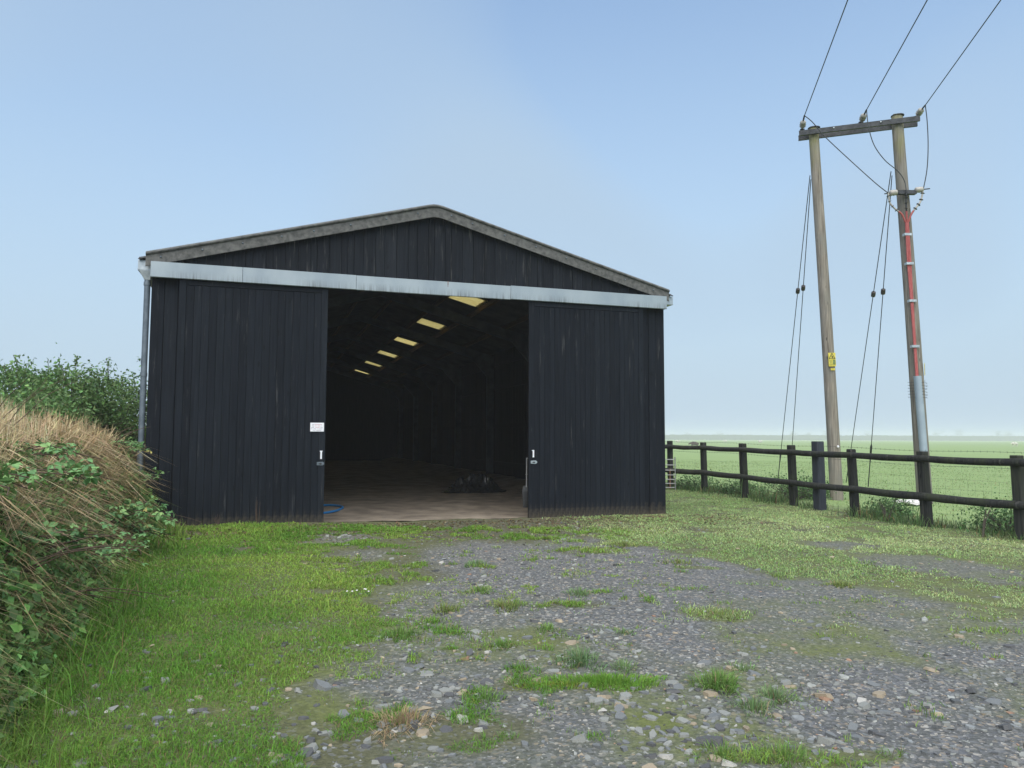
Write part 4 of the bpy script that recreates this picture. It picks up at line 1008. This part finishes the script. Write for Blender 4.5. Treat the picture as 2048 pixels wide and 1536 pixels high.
# ------------------------------------------------------------------ growth on the hedge bank
def bank_pts(n, s0, s1, v0, v1):
    v = rng.uniform(v0, v1, n); s = rng.uniform(s0, s1, n)
    k = sstep(-.36, -.12, v); ut = ((np.where(v < -.35, .12 + .056 * (-v - .5), .12) + .20 * np.exp(-((v + .5) / 1.3) ** 2))) * (1 - k) + (-.42) * k
    x, y = barn_xy(ut - s, v); z = gz(x, y) + bank_h(x, y) - .03
    return x, y, z, s, v
OUT = math.atan2(eu[1], eu[0])      # from the bank towards the yard
def bank_blades(name, n, s0, s1, v0, v1, hs, wmul, c0, c1, lab, mat, keep=None, lean=(.6, .4), azs=.9, cat='grass', outbias=True):
    x, y, z, s, v = bank_pts(n, s0, s1, v0, v1)
    if keep is not None:
        k = rng.random(n) < keep(x, y, s, v); x, y, z, s, v = x[k], y[k], z[k], s[k], v[k]; n = len(x)
    d = np.hypot(x, y); h = hs * np.minimum(np.exp(rng.normal(0, .35, n)), 1.7); w = np.clip(.0009 * d, .003, .012) * wmul * rng.uniform(.7, 1.3, n)
    clump = 1.6 * (fbm(x, y, 2.3, 2, 33.) - .5)
    az = (OUT + rng.normal(0, azs, n) + clump) if outbias else rng.uniform(0, 6.28, n)
    le = np.abs(rng.normal(lean[0], lean[1], n)) + .5 * sstep(.7, .1, s)
    t = np.clip(fbm(x, y, 1.2, 3, 15.) * 1.6 - .3 + rng.normal(0, .2, n), 0, 1)[:, None]
    col = (np.asarray(c0) * (1 - t) + np.asarray(c1) * t) * (1 + .22 * rng.normal(0, 1, (n, 1))) * (1 + .06 * rng.normal(0, 1, (n, 3)))
    o = link(name, blade_mesh(name, np.stack([x, y, z - .02], -1), h, w, le, az, np.clip(col, .01, .7)), mat); return tag(o, lab, cat, kind='stuff')
dryf = lambda x, y, s, v: sstep(.33, .50, fbm(x, y, .55, 3, 44.) + .24 * sstep(.2, .8, s) + .1 * sstep(-7.5, -5.0, v) - .04 * sstep(-1.6, -.6, v))
bank_blades('dry_grass', 38000, .35, 2.2, -9.5, -.45, .29, 1.4, (.46, .34, .19), (.64, .51, .32), 'dry straw-coloured grass bristling over the top of the bank', M['straw'], dryf, (.7, .65), 4.0)
bank_blades('hanging_dry_grass', 16000, .1, .95, -9.5, -.4, .20, 1.3, (.32, .235, .12), (.46, .36, .2), 'dead brown grass hanging down the face of the bank', M['straw'], lambda x, y, s, v: .3 + .7 * dryf(x, y, s, v), (1.0, .6), 1.6)
bank_blades('bank_grass', 52000, .0, 1.6, -10, -.3, .17, 1.1, (.14, .23, .05), (.25, .31, .10), 'green grass growing on the face of the bank', M['blade'], lambda x, y, s, v: 1 - .6 * dryf(x, y, s, v), (.9, .5), 1.6)
bank_blades('plateau_grass', 9000, 1.6, 5, -9.5, 3, .3, 1.6, (.13, .16, .05), (.3, .26, .13), 'rough grass on the level top of the bank', M['blade'], None, (.6, .3), 2.)
# creeping leaves over the face
x, y, z, s, v = bank_pts(42000, .0, 1.3, -10, -.3)
k = rng.random(len(x)) < .13 + .87 * sstep(.47, .60, fbm(x, y, 1.0, 3, 61.) + .10 * sstep(.7, .1, s) + .1 * sstep(-1.5, -.6, v)); x, y, z = x[k], y[k], z[k]; n = len(x)
P = np.stack([x, y, z + rng.uniform(.0, .14, n)], -1); P[:, :2] += eu * rng.uniform(0, .14, n)[:, None]
nr = rand_dir(n, .9); nr[:, :2] += eu * .7; ax_ = rand_dir(n, -.35)
tag(link('creeping_leaves', leaf_mesh('creeping_leaves', P, ax_, nr, (q_ := .028 + .07 * rng.random(n) ** 2), q_ * rng.uniform(.55, .85, n), vary((.165, .30, .09), n, .38, .1)), M['leaf']), 'low green leaves creeping over the face of the bank', 'creepers', kind='stuff')

# bramble bushes: arching stems, three-lobed leaves each an object
def bramble_leaf_mesh(seed):
    r_ = random.Random(seed); mb = MB()
    for a, L, off in ((0, 1.0, .25), (1.15, .8, .1), (-1.15, .8, .1)):
        ca, sa = math.cos(a + r_.uniform(-.15, .15)), math.sin(a + r_.uniform(-.15, .15)); W_ = L * r_.uniform(.62, .78)
        P_ = [(0, 0, 0), (.22, .30, .05), (.34, .36, .04), (.42, .47, .06), (.62, .36, .03), (.66, .40, .02), (1.0, 0, -.12), (.66, -.40, .02), (.62, -.36, .03), (.42, -.47, .06), (.34, -.36, .04), (.22, -.30, .05)]
        mid = [(.3, 0, -.03), (.62, 0, -.05)]
        pts = [((off + q * L) * ca - w * W_ * sa, (off + q * L) * sa + w * W_ * ca, zz * L - .1 * q * q) for q, w, zz in P_ + mid]
        mb.add(pts, [(0, 12, 1), (1, 12, 2), (2, 12, 3), (3, 12, 13), (3, 13, 4), (4, 13, 5), (5, 13, 6), (6, 13, 7), (7, 13, 8), (8, 13, 9), (9, 13, 12), (9, 12, 10), (10, 12, 11), (11, 12, 0)])
        mb.tube([(0, 0, 0), (off * ca, off * sa, 0)], .02, 3, cap=False)
    me = mb.mesh('leaf'); me.materials.append(M['bleaf']); return me
BLM = [bramble_leaf_mesh(i) for i in range(5)]
def bramble(x, y, z, nst, spread, hgt, nleaf, size, lab, az0=None, name='bramble', seed=0):
    r_ = random.Random(seed); root = empty(name, (x, y, z)); tag(root, lab, 'bramble', 'brambles on the bank'); arcs = []; mb = MB()
    for i in range(nst):
        a = (az0 if az0 is not None else 0) + (r_.gauss(0, .75) if az0 is not None else r_.uniform(0, 6.28)); L = spread * r_.uniform(.55, 1.2); H = hgt * r_.uniform(.6, 1.2)
        pts = [Vector((r_.uniform(-.06, .06) + math.cos(a) * L * t + .04 * math.sin(9 * t + i), math.sin(a) * L * t + .04 * math.cos(7 * t + i), H * (2.1 * t - 1.75 * t * t))) for t in np.linspace(0, 1, 9)]
        arcs.append(pts); mb.tube(pts, [.008 * (1 - .55 * t) for t in np.linspace(0, 1, 9)], 5)
    mb.build('stem', M['stem'], root)
    for i in range(int(nleaf * 1.35)):
        pts = r_.choice(arcs); t = r_.uniform(.12, 1.0) * 7.99; j = int(t); p = pts[j].lerp(pts[j + 1], t - j)
        p = p + Vector((r_.gauss(0, .045), r_.gauss(0, .045), r_.gauss(.01, .04)))
        o = bpy.data.objects.new('leaf', BLM[r_.randrange(5)]); COL.objects.link(o); o.parent = root; o.location = p
        sc = size * 1.05 * r_.uniform(.45, 1.3); o.scale = (sc,) * 3; o.rotation_euler = (r_.gauss(0, .45), r_.gauss(.15, .45), r_.uniform(0, 6.28))
def bank_at(s, v):
    ut = (.12 + .056 * (-v - .5) + .20 * math.exp(-((v + .5) / 1.3) ** 2)) if v < -.36 else .1
    x, y = barn_xy(ut - s, v); return float(x), float(y), float(gz(x, y) + bank_h(x, y))
BR = [(.35, -6.6, 7, .8, .35, 110, .062, 'big-leaved bramble low at the left edge, nearest of all'), (.75, -5.9, 6, .75, .3, 80, .06, 'bramble halfway up the bank at the left edge'),
      (.2, -5.2, 5, .55, .3, 60, .055, 'bramble at the foot of the bank left of the big green one'),
      (.22, -3.6, 8, .75, .5, 150, .06, 'dark green bramble bush in the middle of the bank face'), (.12, -2.9, 6, .5, .4, 80, .055, 'bramble at the bank foot below the straw'),
      (.7, -1.0, 8, .6, .32, 120, .055, 'bramble sprays on the bank end reaching over the barn corner'), (.45, -.6, 5, .5, .1, 60, .05, 'bramble trailing off the bank end in front of the left door'),
      (.55, -4.6, 5, .6, .3, 60, .05, 'bramble among the straw on the bank shoulder'), (.55, -7.6, 6, .7, .3, 80, .06, 'bramble cut off by the left picture edge')]
for i, (s, v, a, b_, c, d, e, lab) in enumerate(BR):
    x, y, z = bank_at(s, v); bramble(x, y, z - .05, a, b_, c, d, e, lab, OUT, seed=i + 3)
# bare canes sticking out
for i, (s, v, L, dz, lab) in enumerate(((.8, -.9, .6, .25, 'pair of bare canes leaning over the left door corner'), (.2, -.9, .75, -.1, 'thin dead stalks poking out in front of the left door'), (.3, -7.2, .9, .1, 'dark bare cane curving at the lower left'), (.2, -6.3, .8, -.05, 'long bare cane drooping over the lower grass'), (1.2, -4.4, .8, .45, 'bent dead stalk standing over the straw'))):
    x, y, z = bank_at(s, v); rt = empty('dead_cane', (x, y, z - .05)); tag(rt, lab, 'dead stalks', 'dead canes on the bank')
    for k in range(4):
        a = OUT + random.gauss(0, .5); mb = MB(); q = L * random.uniform(.6, 1.1)
        pts = [(math.cos(a) * q * t + .05 * math.sin(6 * t + k), math.sin(a) * q * t, dz * t * 1.6 + .35 * t * (1 - t) * q + .02) for t in np.linspace(0, 1, 8)]
        mb.tube(pts, [.007 * (1 - .7 * t) for t in np.linspace(0, 1, 8)], 5); mb.build('stalk', M['stem'], rt)

# ------------------------------------------------------------------ leafy shrubs
def shrub(name, x, y, z, rx, ry, h, ncl, per, base, lab, cat, group=None, leaf=.055, shoots=0, stemr=.018):
    root = empty(name, (x, y, z)); tag(root, lab, cat, group)
    mb = MB(); C = []
    for i in range(ncl):
        a = rng.uniform(0, 6.28); el = rng.uniform(.0, 1.0); q = math.sqrt(1 - el * el * .75) * rng.uniform(.45, 1.05)
        C.append((rx * q * math.cos(a), ry * q * math.sin(a), h * (.12 + .85 * el * rng.uniform(.75, 1.08))))
    C = np.array(C)
    for c in C[:: max(1, ncl // 26)]:
        mb.tube([(c[0] * .12, c[1] * .12, -.08), (c[0] * .5, c[1] * .5, c[2] * .55), tuple(c)], [stemr, stemr * .6, stemr * .25], 5)
    P = []; colr = []
    for c in C:
        m_ = int(per * rng.uniform(.6, 1.4)); sz = rng.uniform(.09, .2)
        P.append(c + rng.normal(0, 1, (m_, 3)) * np.array([sz, sz, sz * .75])); colr.append(np.full((m_, 1), rng.uniform(.65, 1.35)))
    for i in range(shoots):
        a = rng.uniform(0, 6.28); q = rng.uniform(0, .8); b0 = np.array([rx * q * math.cos(a), ry * q * math.sin(a), h * .8]); top = b0 + np.array([rng.normal(0, .06), rng.normal(0, .06), h * rng.uniform(.25, .5)])
        mb.tube([tuple(b0), tuple(top)], .005, 4); m_ = 26; t = rng.random((m_, 1)); P.append(b0 + (top - b0) * t + rng.normal(0, .03, (m_, 3))); colr.append(np.full((m_, 1), rng.uniform(1.0, 1.4)))
    mb.build('stem', M['bark'], root)
    P = np.concatenate(P); colr = np.concatenate(colr); n = len(P); P[:, 2] = np.maximum(P[:, 2], .02)
    cl = np.clip(vary(base, n, .22, .08) * colr, .008, .6)
    o = link('foliage', leaf_mesh('foliage', P, rand_dir(n, -.1), rand_dir(n, 1.1), leaf * rng.uniform(.6, 1.3, n), leaf * .62 * rng.uniform(.7, 1.2, n), cl), M['leaf'], root); o['kind'] = 'stuff'
SHR = [(-2.9, -2.0, 1.0, .9, .32, 'hedge shrub at the left edge, behind the straw', 3), (-2.3, -.4, .95, .9, .5, 'hedge shrub with upright shoots left of the tallest one', 5), (-1.9, .9, .9, .9, .98, 'tallest hedge shrub, its leafy spike rising against the sky', 6),
       (-1.6, 2.4, .9, .9, 1.1, 'hedge shrub behind and right of the tallest one', 5), (-1.15, 3.6, .8, .9, 1.15, 'hedge shrub touching the downpipe', 4), (-1.5, 5.4, 1.0, 1.1, 1.3, 'dim hedge shrub behind the one at the downpipe', 3), (-3.7, .6, 1.1, 1.1, .55, 'hedge shrub in the back row at the left', 4), (-3.2, 3.0, 1.1, 1.1, 1.25, 'hedge shrub in the back row left of the barn', 3), (-1.3, -.9, .55, .6, .45, 'low hedge shrub on the bank in front of the downpipe', 0), (-1.6, -2.2, .6, .6, .35, 'low leafy growth behind the straw', 0)]
for u_, v_, a, b_, h, lab, sh_ in SHR:
    x, y = barn_xy(u_, v_); shrub('hedge_shrub', float(x), float(y), float(gz(x, y) + bank_h(x, y)) - .05, a, b_, h, 60, 75, (.125, .215, .07), lab, 'shrub', 'shrubs along the bank', .075, sh_)
for x, y, a, b_, h, lab in ((6.75, 18.3, .95, .5, .62, 'nettle bush behind the fence left of the first pole'), (7.5, 18.9, .6, .4, .45, 'low bush around the foot of the left pole'), (8.25, 12.6, .75, .45, .5, 'bramble bush under the lower rail at the right edge'), (5.2, 21.3, .8, .4, .4, 'weeds between the first two fence posts'), (6.0, 19.6, .7, .35, .3, 'low weeds behind the third fence post'), (7.6, 15.2, .5, .3, .28, 'weeds behind the fence between strainer and right pole')):
    shrub('bush', x, y, float(gz(x, y)) - .03, a * .85, b_, h * .85, 40, 45, (.11, .20, .07) if 'rusty' not in lab else (.12, .07, .045), lab, 'bush', 'bushes along the fence', .055)
for x, y, L, lab in ((7.45, 12.0, .55, 'dark bare twigs left of the bush at the right edge'), (6.95, 14.0, .5, 'leaning bare twig below the lower rail')):
    rt = empty('twig', (x, y, float(gz(x, y)) - .02)); tag(rt, lab, 'twigs')
    for k in range(4):
        mb = MB(); a = random.uniform(-.5, .9); mb.tube([(0, 0, 0), (.12 * a, .03 * k, L * .5), (.3 * a, .05 * k, L * random.uniform(.7, 1.1))], [.014, .009, .003], 5); mb.build('branch', M['bark'], rt)
for x, y, s_, lab in ((9.05, 17.0, .22, 'flat white stone in the grass near the right pole'), (8.8, 17.1, .16, 'smaller white stone beside the flat white stone')):
    bm = bmesh.new()
    for i in range(16): bm.verts.new(Vector(rand_dir(1)[0]) * s_ * random.uniform(.8, 1.1))
    bmesh.ops.convex_hull(bm, input=bm.verts); bmesh.ops.delete(bm, geom=[v for v in bm.verts if not v.link_faces], context='VERTS'); me = bpy.data.meshes.new('stone'); bm.to_mesh(me); bm.free()
    o = link('pale_stone', me, M['palestone']); o.location = (x, y, float(gz(x, y)) + .07); o.scale = (1.2, .7, .5); tag(o, lab, 'stone')
# dead stalks by the left door
for u_, lab in ((1.75, 'thin dead stalk standing against the left door'), (1.15, 'short pale stalks at the foot of the left door')):
    x, y = barn_xy(u_, -.3); rt = empty('dead_stalk', (float(x), float(y), float(gz(x, y)) - .01)); tag(rt, lab, 'dead stalks')
    for k in range(5):
        a = random.uniform(-.6, .6); L = random.uniform(.15, .5 if u_ > 1.5 else .25); mb = MB(); mb.tube([(.1 * a, 0, 0), (.1 * a + .06 * a, 0, L * .6), (.1 * a + .2 * a * L, .02, L)], [.004, .003, .0015], 4); mb.build('stalk', M['stem'], rt)

# ------------------------------------------------------------------ far hedge and trees
hx = np.arange(-260, 900, 2.6); prof = [(-1.3, 0), (-1.25, .7), (-.9, 1.25), (-.3, 1.55), (.3, 1.55), (.9, 1.2), (1.25, .7), (1.3, 0)]
hv_ = []; HYc = 930 + .03 * hx + 6 * fbm(hx, hx * 0, .01, 2)
for i, x in enumerate(hx):
    top = 3.6 + .7 * float(fbm(x, 0, .08, 3, 5.)) + .25 * random.random()
    for p, q in prof: hv_.append((x, HYc[i] + p * random.uniform(.8, 1.2), .05 + q * top * random.uniform(.93, 1.07)))
L = len(prof); I, K = np.meshgrid(np.arange(len(hx) - 1), np.arange(L - 1), indexing='ij'); b_ = I * L + K
fh = np.stack([b_, b_ + 1, b_ + L + 1, b_ + L], -1).reshape(-1, 4)
M['farhedge'] = plain_mat('far_hedge', (.035, .05, .025), (.08, .10, .05), 1.5, .95)
rt = empty('far_hedge', (150, 930, 0)); tag(rt, 'long low hedge closing the pasture in the mist', 'hedge')
V = np.array(hv_) - np.array([150, 930, 0]); link('hedge_body', big_mesh('hedge_body', V, [fh]), M['farhedge'], rt)
n = 26000; px = rng.uniform(-260, 897, n); pyc = 930 + .03 * px + 6 * fbm(px, px * 0, .01, 2)
P = np.stack([px, pyc + rng.normal(0, .8, n), .3 + 5.3 * rng.random(n) ** .6 * (1 + .5 * (fbm(px, px * 0, .25, 3, 9.) - .4))], -1) - np.array([150, 930, 0])
o = link('foliage', leaf_mesh('foliage', P, rand_dir(n), rand_dir(n, .6), rng.uniform(.4, .95, n), rng.uniform(.3, .7, n), vary((.05, .075, .035), n)), M['leaf'], rt); o['kind'] = 'stuff'
for i, (x, y, h, lab) in enumerate(((371, 990, 8.2, 'misty tree above the hedge, left of the right pole'), (573, 1014, 9.0, 'misty round tree behind the hedge right of the right pole'), (618, 1037, 9.9, 'misty tree left of the last two trees'), (650, 1002, 9.5, 'misty tree in the pair at the right edge, left one'), (678, 1025, 9.0, 'misty tree at the right picture edge'),
                                    (400, 1014, 7.5, 'faint misty tree between the stays and the left pole'), (434, 1037, 7.9, 'faint misty tree just right of the left pole'), (282, 1014, 7.1, 'faint misty tree left of the stays'), (244, 1037, 6.8, 'faint misty tree near the barn side'), (503, 1062, 7.9, 'faint misty tree halfway between the poles'))):
    h *= 1.45; rt = empty('far_tree', (x, y, float(gbase(x, y)))); tag(rt, lab, 'tree', 'trees beyond the far hedge')
    mb = MB(); mb.tube([(0, 0, -.2), (.1, 0, h * .35), (.0, .1, h * .6)], [.22, .16, .06], 7)
    for k in range(5):
        a = k * 1.3; mb.tube([(.05, 0, h * .3), (math.cos(a) * h * .2, math.sin(a) * h * .2, h * .55), (math.cos(a) * h * .32, math.sin(a) * h * .32, h * .75)], [.09, .06, .02], 5)
    mb.build('trunk', M['bark'], rt)
    n = 900; cl = rng.normal(0, 1, (22, 3)) * np.array([h * .22, h * .22, h * .16]) + np.array([0, 0, h * .66]); P = cl[rng.integers(0, 22, n)] + rng.normal(0, .09 * h, (n, 3)); P[:, 2] = np.clip(P[:, 2], h * .25, None)
    o = link('crown', leaf_mesh('crown', P, rand_dir(n), rand_dir(n, .6), rng.uniform(.25, .55, n), rng.uniform(.2, .4, n), vary((.05, .075, .035), n)), M['leaf'], rt); o['kind'] = 'stuff'

# ------------------------------------------------------------------ stones
def stone_arr(seed):
    r_ = np.random.default_rng(seed); bm = bmesh.new()
    if seed < 11:      # split slate: an irregular plate with broken edges
        k = int(r_.integers(5, 8)); an = np.sort((np.arange(k) + r_.uniform(-.38, .38, k)) * 2 * np.pi / k); rad = r_.uniform(.62, 1.05, k); asp = r_.uniform(.5, .85); th_ = r_.uniform(.12, .26)
        lo = np.stack([rad * np.cos(an), asp * rad * np.sin(an), np.full(k, -th_)], -1); tx, ty = r_.normal(0, .1, 2)
        hi = lo * np.array([.86, .86, 1]) + np.array([*r_.normal(0, .05, 2), 0]); hi[:, 2] = th_ + tx * hi[:, 0] + ty * hi[:, 1]
        V = np.concatenate([lo, hi]); F = [[k + 0, k + i, k + i + 1] for i in range(1, k - 1)]
        for i in range(k):
            j = (i + 1) % k; F += [[i, j, k + j], [i, k + j, k + i]]
        bm.free(); return V, np.array(F)
    pts = r_.normal(0, 1, (9, 3)); pts /= np.linalg.norm(pts, axis=1)[:, None]; pts *= r_.uniform(.7, 1.1, (9, 1))
    pts[:, 2] = np.clip(pts[:, 2], -.5, .42); pts *= np.array([1, r_.uniform(.5, .9), r_.uniform(.25, .6)])
    for p in pts: bm.verts.new(p)
    bmesh.ops.convex_hull(bm, input=bm.verts); bmesh.ops.delete(bm, geom=[v for v in bm.verts if not v.link_faces], context='VERTS')
    bmesh.ops.triangulate(bm, faces=bm.faces); bm.verts.index_update()
    V = np.array([v.co[:] for v in bm.verts]); F = np.array([[v.index for v in f.verts] for f in bm.faces]); bm.free(); return V, F
SV = [stone_arr(i) for i in range(14)]
ncand = 120000
x, y = scatter(ncand, -5, 8, 3.2, 13.5, 1.5)
gm = gravel_mask(x, y); bed = sstep(.36, .62, fbm(x, y, 1.0, 4, 23.))
dn = gm * (.30 + .6 * bed) + (1 - gm) * .16 * sstep(-3.2, -1.2, x) * (.4 + bed) + .05
dn = dn * np.where(y < 5.5, 1.0, .85) * (bank_s(x, y) < -.1)
k = in_view(x, y) & not_barn(x, y, .1) & (rng.random(ncand) < dn * .42); x, y = x[k], y[k]; n = len(x)
sz = .0115 * np.exp(rng.normal(0, .66, n)); nearb = sstep(6.2, 4.2, y); sz *= 1 + .8 * nearb * bed[k]; sz = np.clip(sz * (1 - .35 * sstep(.8, 2.2, x)), .004, .06)
BIG = [(1.02, 4.02, .105, 'dark', 'big dark slate slab at the bottom right of centre'), (-.27, 4.27, .07, 'pale', 'pale stone right of the dead tuft'), (.16, 4.93, .06, 'tan', 'tan stone pointing up left of the bright patch'), (-.02, 4.95, .055, 'tan', 'tan flat stone touching the pointed tan stone'),
       (.35, 4.02, .06, 'grey', 'blocky grey stone near the bottom, centre'), (-.33, 5.4, .05, 'rust', 'orange stone near the gravel centre'), (.62, 4.35, .065, 'blue-grey', 'blue-grey slab below the bright patch'), (1.9, 4.7, .07, 'tan', 'brown block in the right gravel'), (2.1, 4.62, .06, 'pale', 'long pale slab right of the brown block'), (-1.15, 4.72, .085, 'blue-grey', 'split grey slab in the left grass'), (-.55, 5.05, .065, 'grey', 'grey stone with a pale top left of centre')]
vi = rng.integers(0, 14, n); rz = rng.uniform(0, 6.28, n); kind = rng.choice(6, n, p=[.29, .40, .19, .085, .015, .02]); kn = ['blue-grey', 'grey', 'dark', 'tan', 'rust', 'pale']
order = np.argsort(-sz / np.hypot(x, y)); top = order[:289]; rest = order[289:]
SM = {}
def stone_obj(x, y, s_, vi_, rz_, kk, lab, grp):
    if (vi_, kk) not in SM:
        V, F = SV[vi_]; me = big_mesh('stone', V, [F]); me.materials.append(M['st_' + kk]); SM[(vi_, kk)] = me
    o = bpy.data.objects.new('stone', SM[(vi_, kk)]); COL.objects.link(o); o.scale = (s_,) * 3
    o.location = (x, y, float(gz(x, y)) + s_ * .04); o.rotation_euler = (random.gauss(0, .16), random.gauss(0, .16), rz_); tag(o, lab, 'stone', grp)
LM = [(1.31, 4.87, 'the round bright tuft'), (1.5, 4.58, 'the spiky tuft pair'), (.48, 5.3, 'the blue-green tuft'), (.68, 7.5, 'the pale tuft on bare gravel'), (-.06, 6.9, 'the yellow-green tuft'), (-.08, 5.72, 'the small dark tuft'), (-.59, 6.79, 'the upright tuft'), (-.85, 5.9, 'the leafy green tuft'),
      (-.4, 8.95, 'the doorway tuft'), (1.36, 3.84, 'the bottom-edge tuft'), (.6, 4.9, 'the bright grass patch'), (-.6, 4.2, 'the dead tuft'), (-1.5, 7.45, 'the daisies'), (1.02, 4.02, 'the big slate slab'), (1.9, 4.7, 'the brown block'), (-1.15, 4.72, 'the split grey slab'), (.35, 4.02, 'the blocky grey stone'), (1.83, 6.69, 'the flat mossy tuft'), (2.2, 4.0, 'the lower right picture corner')]
ORD = ['', 'second ', 'third ', 'fourth ', 'fifth ', 'sixth ', 'seventh ', 'eighth ', 'ninth ', 'tenth ', 'eleventh ', 'twelfth ', 'thirteenth ', 'fourteenth ', 'fifteenth ', 'sixteenth ', 'seventeenth ', 'eighteenth ', 'nineteenth ', 'twentieth ']
info = []
for i in top:
    xx, yy = float(x[i]), float(y[i]); j = min(range(len(LM)), key=lambda q: math.hypot(LM[q][0] - xx, LM[q][1] - yy)); dx, dy = xx - LM[j][0], yy - LM[j][1]
    dr_ = ('left of' if dx < 0 else 'right of') if abs(dx) > abs(dy) else ('in front of' if dy < 0 else 'behind')
    kk = kn[kind[i]]; big = 'large' if sz[i] > .052 else ('mid-sized' if sz[i] > .03 else 'small')
    info.append((math.hypot(dx, dy), i, '%s %s slate stone' % (big, {'rust': 'orange-brown', 'dark': 'dark grey'}.get(kk, kk)), '%s %s' % (dr_, LM[j][2]), kk))
cnt = {}
for dist, i, a_, b__, kk in sorted(info, key=lambda q: q[0]):
    c_ = cnt.get((a_, b__), 0); cnt[(a_, b__)] = c_ + 1
    lab = a_ + ' lying closest ' + b__ if c_ == 0 else '%s%s out %s' % (ORD[min(c_, 19)], a_, b__)
    stone_obj(float(x[i]), float(y[i]), float(sz[i]), int(vi[i]), float(rz[i]), kk, lab, 'loose slate stones in the yard')
for i, (xx, yy, s_, kk, lab) in enumerate(BIG): stone_obj(xx, yy, s_, i % 14, i * 1.7, kk, lab, 'loose slate stones in the yard')
Vs, Fs, Cs, off = [], [], [], 0
cols = np.array([STONE_COL[q] for q in kn])
for a in range(14):
    ids = rest[vi[rest] == a]; V, F = SV[a]; m_ = len(ids)
    c_, s_ = np.cos(rz[ids])[:, None], np.sin(rz[ids])[:, None]; q = V[None] * sz[ids][:, None, None]
    X = q[..., 0] * c_ - q[..., 1] * s_ + x[ids][:, None]; Y = q[..., 0] * s_ + q[..., 1] * c_ + y[ids][:, None]
    Z = q[..., 2] + q[..., 0] * rng.normal(0, .15, m_)[:, None] + (gz(x[ids], y[ids]) + sz[ids] * .03)[:, None]
    Vs.append(np.stack([X, Y, Z], -1).reshape(-1, 3)); Fs.append((F[None] + (np.arange(m_) * len(V))[:, None, None] + off).reshape(-1, 3)); off += m_ * len(V)
    Cs.append(np.repeat(cols[kind[ids]] * (1 + .18 * rng.normal(0, 1, (m_, 1))), len(V), 0))
tag(link('gravel', big_mesh('gravel', np.concatenate(Vs), [np.concatenate(Fs)], np.clip(np.concatenate(Cs), .01, .7)), M['stone']), 'fine slate chips scattered over the muddy yard', 'gravel', kind='stuff')
# fallen leaves and litter along the right foot of the barn
n = 3200; u_ = rng.uniform(0, 10.5, n); v_ = -.3 - np.abs(rng.normal(0, 1.0, n)); x, y = barn_xy(u_, v_); k = bank_s(x, y) < 0; x, y = x[k], y[k]; n = len(x)
P = np.stack([x, y, gz(x, y) + .012], -1)
tag(link('leaf_litter', leaf_mesh('leaf_litter', P, rand_dir(n) * np.array([1, 1, .25]), rand_dir(n, 3.), rng.uniform(.03, .07, n), rng.uniform(.02, .04, n), vary((.16, .12, .07), n, .4, .12)), M['leaf']), 'brown leaf litter and chips along the foot of the barn', 'leaf litter', kind='stuff')

# ------------------------------------------------------------------ mist
mb = MB(); mb.box((-960, -70, -1.2), (960, 1180, 11.4)); me = mb.mesh('haze')
hm = bpy.data.materials.new('mist'); hm.use_nodes = True; hn = hm.node_tree; hn.nodes.clear()
ho = hn.nodes.new('ShaderNodeOutputMaterial'); pv = hn.nodes.new('ShaderNodeVolumePrincipled')
pv.inputs['Color'].default_value = (.985, .99, 1.0, 1); pv.inputs['Density'].default_value = .0009; pv.inputs['Anisotropy'].default_value = .0
hn.links.new(pv.outputs[0], ho.inputs['Volume'])
tag(link('haze', me, hm), 'thin pale morning mist over yard and pasture', 'mist', kind='stuff')
